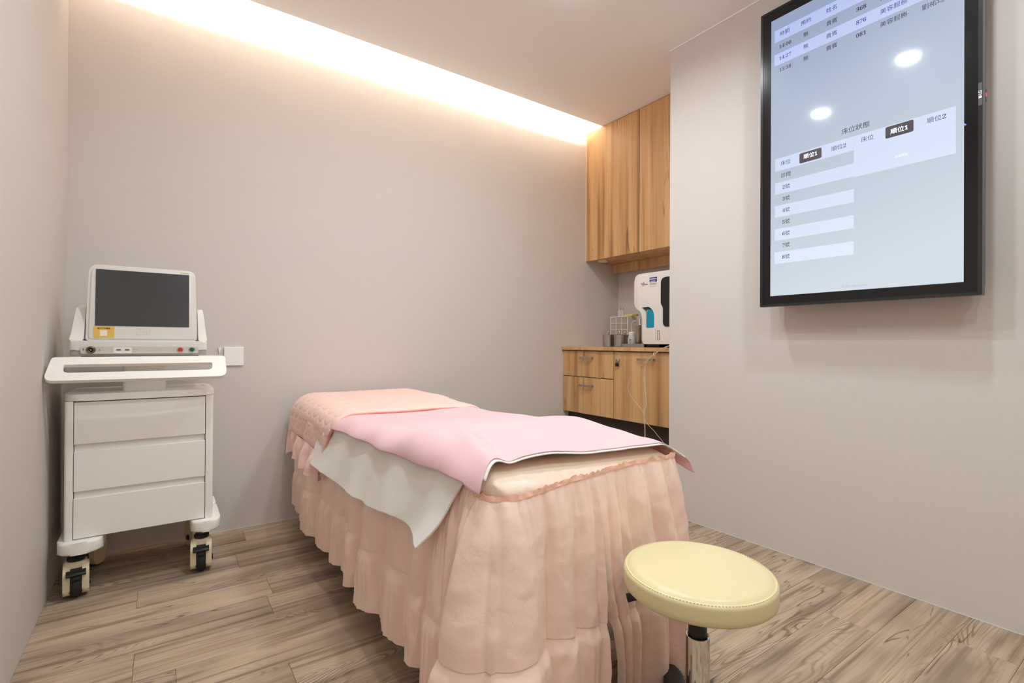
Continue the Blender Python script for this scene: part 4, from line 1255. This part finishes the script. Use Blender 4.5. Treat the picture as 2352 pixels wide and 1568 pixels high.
# quilt across the head end
def scallop(a, b, w=0.092):
    Rr = w / 2
    best = 1.0
    j0 = int(math.floor(b / Rr))
    for j in (j0 - 1, j0, j0 + 1):
        c0 = (j % 2) * Rr
        i = round((a - c0) / w)
        for ii in (i - 1, i, i + 1):
            dx, dy = a - (c0 + ii * w), b - j * Rr
            if dy >= -1e-6: best = min(best, abs(math.hypot(dx, dy) - Rr))
    return best
QHL, QHR = HW - 0.045 + 0.108 + 0.118, HW - 0.045 + 0.108 + 0.11
def quilt_pos(u, v, off=0.037, puff=True):
    p = -QHL + u * (QHL + QHR)
    q = (p + HW) / (2 * HW)
    hang = max(0.0, -p - HW)
    yf = 1.925 + 0.03 * (1 - min(1, max(0, q))) + 0.75 * max(0, hang - 0.02) * 0.9 + 0.006 * math.sin(p * 17)
    y = yf + v * (2.735 - yf)
    # the head end curves down behind
    hd = max(0.0, y - 2.62)
    yy = min(y, 2.70)
    pos, e = over(p, yy, off, R=0.055, flare=0.05)
    pos.z -= 3.2 * hd * hd
    n = noise.noise(Vector((p * 6, y * 6, 3)))
    pos.z += 0.004 * n
    if puff:
        d_ = scallop(y + 0.01, -p + 0.004)
        pf = 1 - math.exp(-(d_ / 0.007) ** 2)
        nrm = Vector((0, 0, 1)) if abs(p) < HW - 0.03 else Vector((math.copysign(1, p), 0, 0.3)).normalized()
        pos += nrm * 0.0022 * pf
        if e > 0: pos.x -= 0.010 * noise.noise(Vector((y * 9, e * 5, 5))) + 0.004 * noise.noise(Vector((y * 30, e * 8, 5)))
    # rolled front edge
    k = math.exp(-((v) / 0.02) ** 2)
    pos.z -= 0.006 * k if e <= 0 else 0
    return pos
qt = thing('quilt', 'peach scalloped quilt with ruffled hem folded across the head of the bed', 'quilt', (BCX, 2.33, 0.40))
obj('quilt_body', grid(300, 190, quilt_pos, 0.012), M['quilt'], qt, True)
fe = []
for i in range(140):
    u_ = i / 139
    a = quilt_pos(u_, 0.0, 0.033, False)
    a.y += 0.002
    if abs(-QHL + u_ * (QHL + QHR)) < HW - 0.02: a.z -= 0.001
    fe.append(a)
obj('piping', tube(fe, 0.0042, 8), M['coral'], qt, True)
def ruf(side):
    def fn(u, v):
        b = quilt_pos(0.0 if side < 0 else 1.0, u, 0.037, False)
        y0_ = b.y
        wl = noise.noise(Vector((y0_ * 8, 0.3 + v * 0.5, side))) * 1.1 + 0.45 * noise.noise(Vector((y0_ * 22, 4.3 + v, side)))
        wl += 0.55 * math.sin(y0_ * 2 * PI / 0.15 + 2.2 * noise.noise(Vector((y0_ * 5, 9, side))))
        amp = 0.036 * (1 - math.exp(-3 * v))
        gat = 0.0025 * math.sin(y0_ * 2 * PI / 0.014) * math.exp(-6 * v)
        xo = side * (0.006 + (0.018 * math.sin(min(1, v * 1.4) * PI * 0.55) + amp * wl) * (1 - 0.75 * sstep(0.72, 0.95, u)) + gat)
        z = b.z + 0.006 - 0.100 * v + 0.020 * noise.noise(Vector((y0_ * 8, 7, side))) * v
        return (b.x + xo, b.y + 0.012 * noise.noise(Vector((y0_ * 9, v * 3, 2))) * v, z)
    return fn
obj('ruffle', grid(260, 26, ruf(-1)), M['quilt'], qt, True)
obj('ruffle', grid(200, 20, ruf(1)), M['quilt'], qt, True)

# ================================================================ stool
SX, SY, ST = 0.922, 0.6305, 0.455
SR, SH = 0.152, 0.052
t = thing('stool', 'round stool with pale yellow vinyl seat on a chrome gas lift', 'stool', (SX, SY, 0))
prof = [(0, ST - SH), (SR - 0.014, ST - SH), (SR - 0.006, ST - SH + 0.002), (SR - 0.001, ST - SH + 0.007), (SR, ST - SH + 0.016), (SR, ST - 0.017), (SR - 0.0008, ST - 0.0125), (SR - 0.0035, ST - 0.0095),
        (SR - 0.0055, ST - 0.0083), (SR - 0.0070, ST - 0.0088), (SR - 0.0085, ST - 0.0078), (SR - 0.012, ST - 0.0048), (SR - 0.018, ST - 0.0022), (SR - 0.030, ST - 0.0003), (SR * 0.6, ST + 0.0012), (0, ST + 0.002)]
seat = obj('seat', lathe(prof, (SX, SY), 96), M['vinyl'], t, True)
bm = bmesh.new()
for i in range(150):
    a = 2 * PI * i / 150; da = 2 * PI / 150 * 0.62
    p0 = (SX + (SR - 0.0042) * math.cos(a), SY + (SR - 0.0042) * math.sin(a), ST - 0.0080)
    p1_ = (SX + (SR - 0.0042) * math.cos(a + da), SY + (SR - 0.0042) * math.sin(a + da), ST - 0.0080)
    tube([p0, p1_], 0.0007, 5, bm)
st = obj('stitching', bm, M['thread'], seat)
st['kind'] = 'stuff'
obj('seat_plate', lathe([(0, ST - SH - 0.012), (0.07, ST - SH - 0.012), (0.085, ST - SH - 0.0005), (0, ST - SH - 0.0005)], (SX, SY), 40), M['black'], t)
obj('piston', lathe([(0, 0.302), (0.0185, 0.302), (0.0185, ST - SH - 0.0122), (0, ST - SH - 0.0122)], (SX, SY), 32), M['black'], t, False)
obj('gas_column', lathe([(0, 0.070), (0.0243, 0.070), (0.0243, 0.3095), (0.0235, 0.3105), (0.0205, 0.3100), (0.0205, 0.3018), (0, 0.3018)], (SX, SY), 40), M['chrome'], t)
smooth_by_angle(t.children[-1], 40)
lv = Vector((-0.62, 0.40, 0)).normalized()
p0 = Vector((SX, SY, ST - SH - 0.008))
obj('lever', tube([p0 + lv * 0.06, p0 + lv * 0.115, p0 + lv * 0.150 + Vector((0, 0, -0.006))], lambda q: 0.005 + 0.004 * q, 10), M['black'], t, True)
smooth_by_angle(obj('hub', lathe([(0, 0.055), (0.042, 0.055), (0.042, 0.105), (0.034, 0.125), (0.026, 0.130), (0, 0.130)], (SX, SY), 32), M['black'], t), 40)
a0 = math.atan2(0.205, 0.155)
for i in range(5):
    a = a0 + 2 * PI * i / 5
    d = Vector((math.cos(a), math.sin(a), 0)); n = Vector((-d.y, d.x, 0))
    c = Vector((SX, SY, 0))
    bm = bmesh.new()
    rings = []
    for k in range(9):
        q = k / 8
        rr = 0.02 + 0.232 * q; w_ = 0.027 - 0.004 * q - 0.010 * max(0, q - 0.8) / 0.2; zt_ = 0.120 - 0.008 * q - 0.016 * (max(0, q - 0.75) / 0.25) ** 2; zb_ = 0.070
        rings.append([bm.verts.new(c + d * rr + n * sx * w_ + Vector((0, 0, zz))) for sx, zz in ((-1, zb_), (1, zb_), (1, zt_ - 0.008), (0.6, zt_), (-0.6, zt_), (-1, zt_ - 0.008))])
    for A, B in zip(rings[:-1], rings[1:]):
        for k in range(6): bm.faces.new((A[k], A[(k + 1) % 6], B[(k + 1) % 6], B[k]))
    bm.faces.new(rings[0]); bm.faces.new(rings[-1])
    lg_ = smooth_by_angle(obj('base_leg', bm, M['black'], t), 40)
    cc = c + d * 0.222
    for s_ in (-1, 1):
        o0 = cc + n * (s_ * 0.016) 
        bm = lathe([(0, -0.011), (0.026, -0.011), (0.031, -0.007), (0.0325, 0), (0.031, 0.007), (0.026, 0.011), (0, 0.011)], (0, 0), 28, axis='y')
        bm.transform(Matrix.Translation((o0.x, o0.y, 0.0331)) @ Matrix.Rotation(math.atan2(d.y, d.x), 4, 'Z'))
        smooth_by_angle(obj('caster_wheel', bm, M['blackrubber'], lg_), 40)
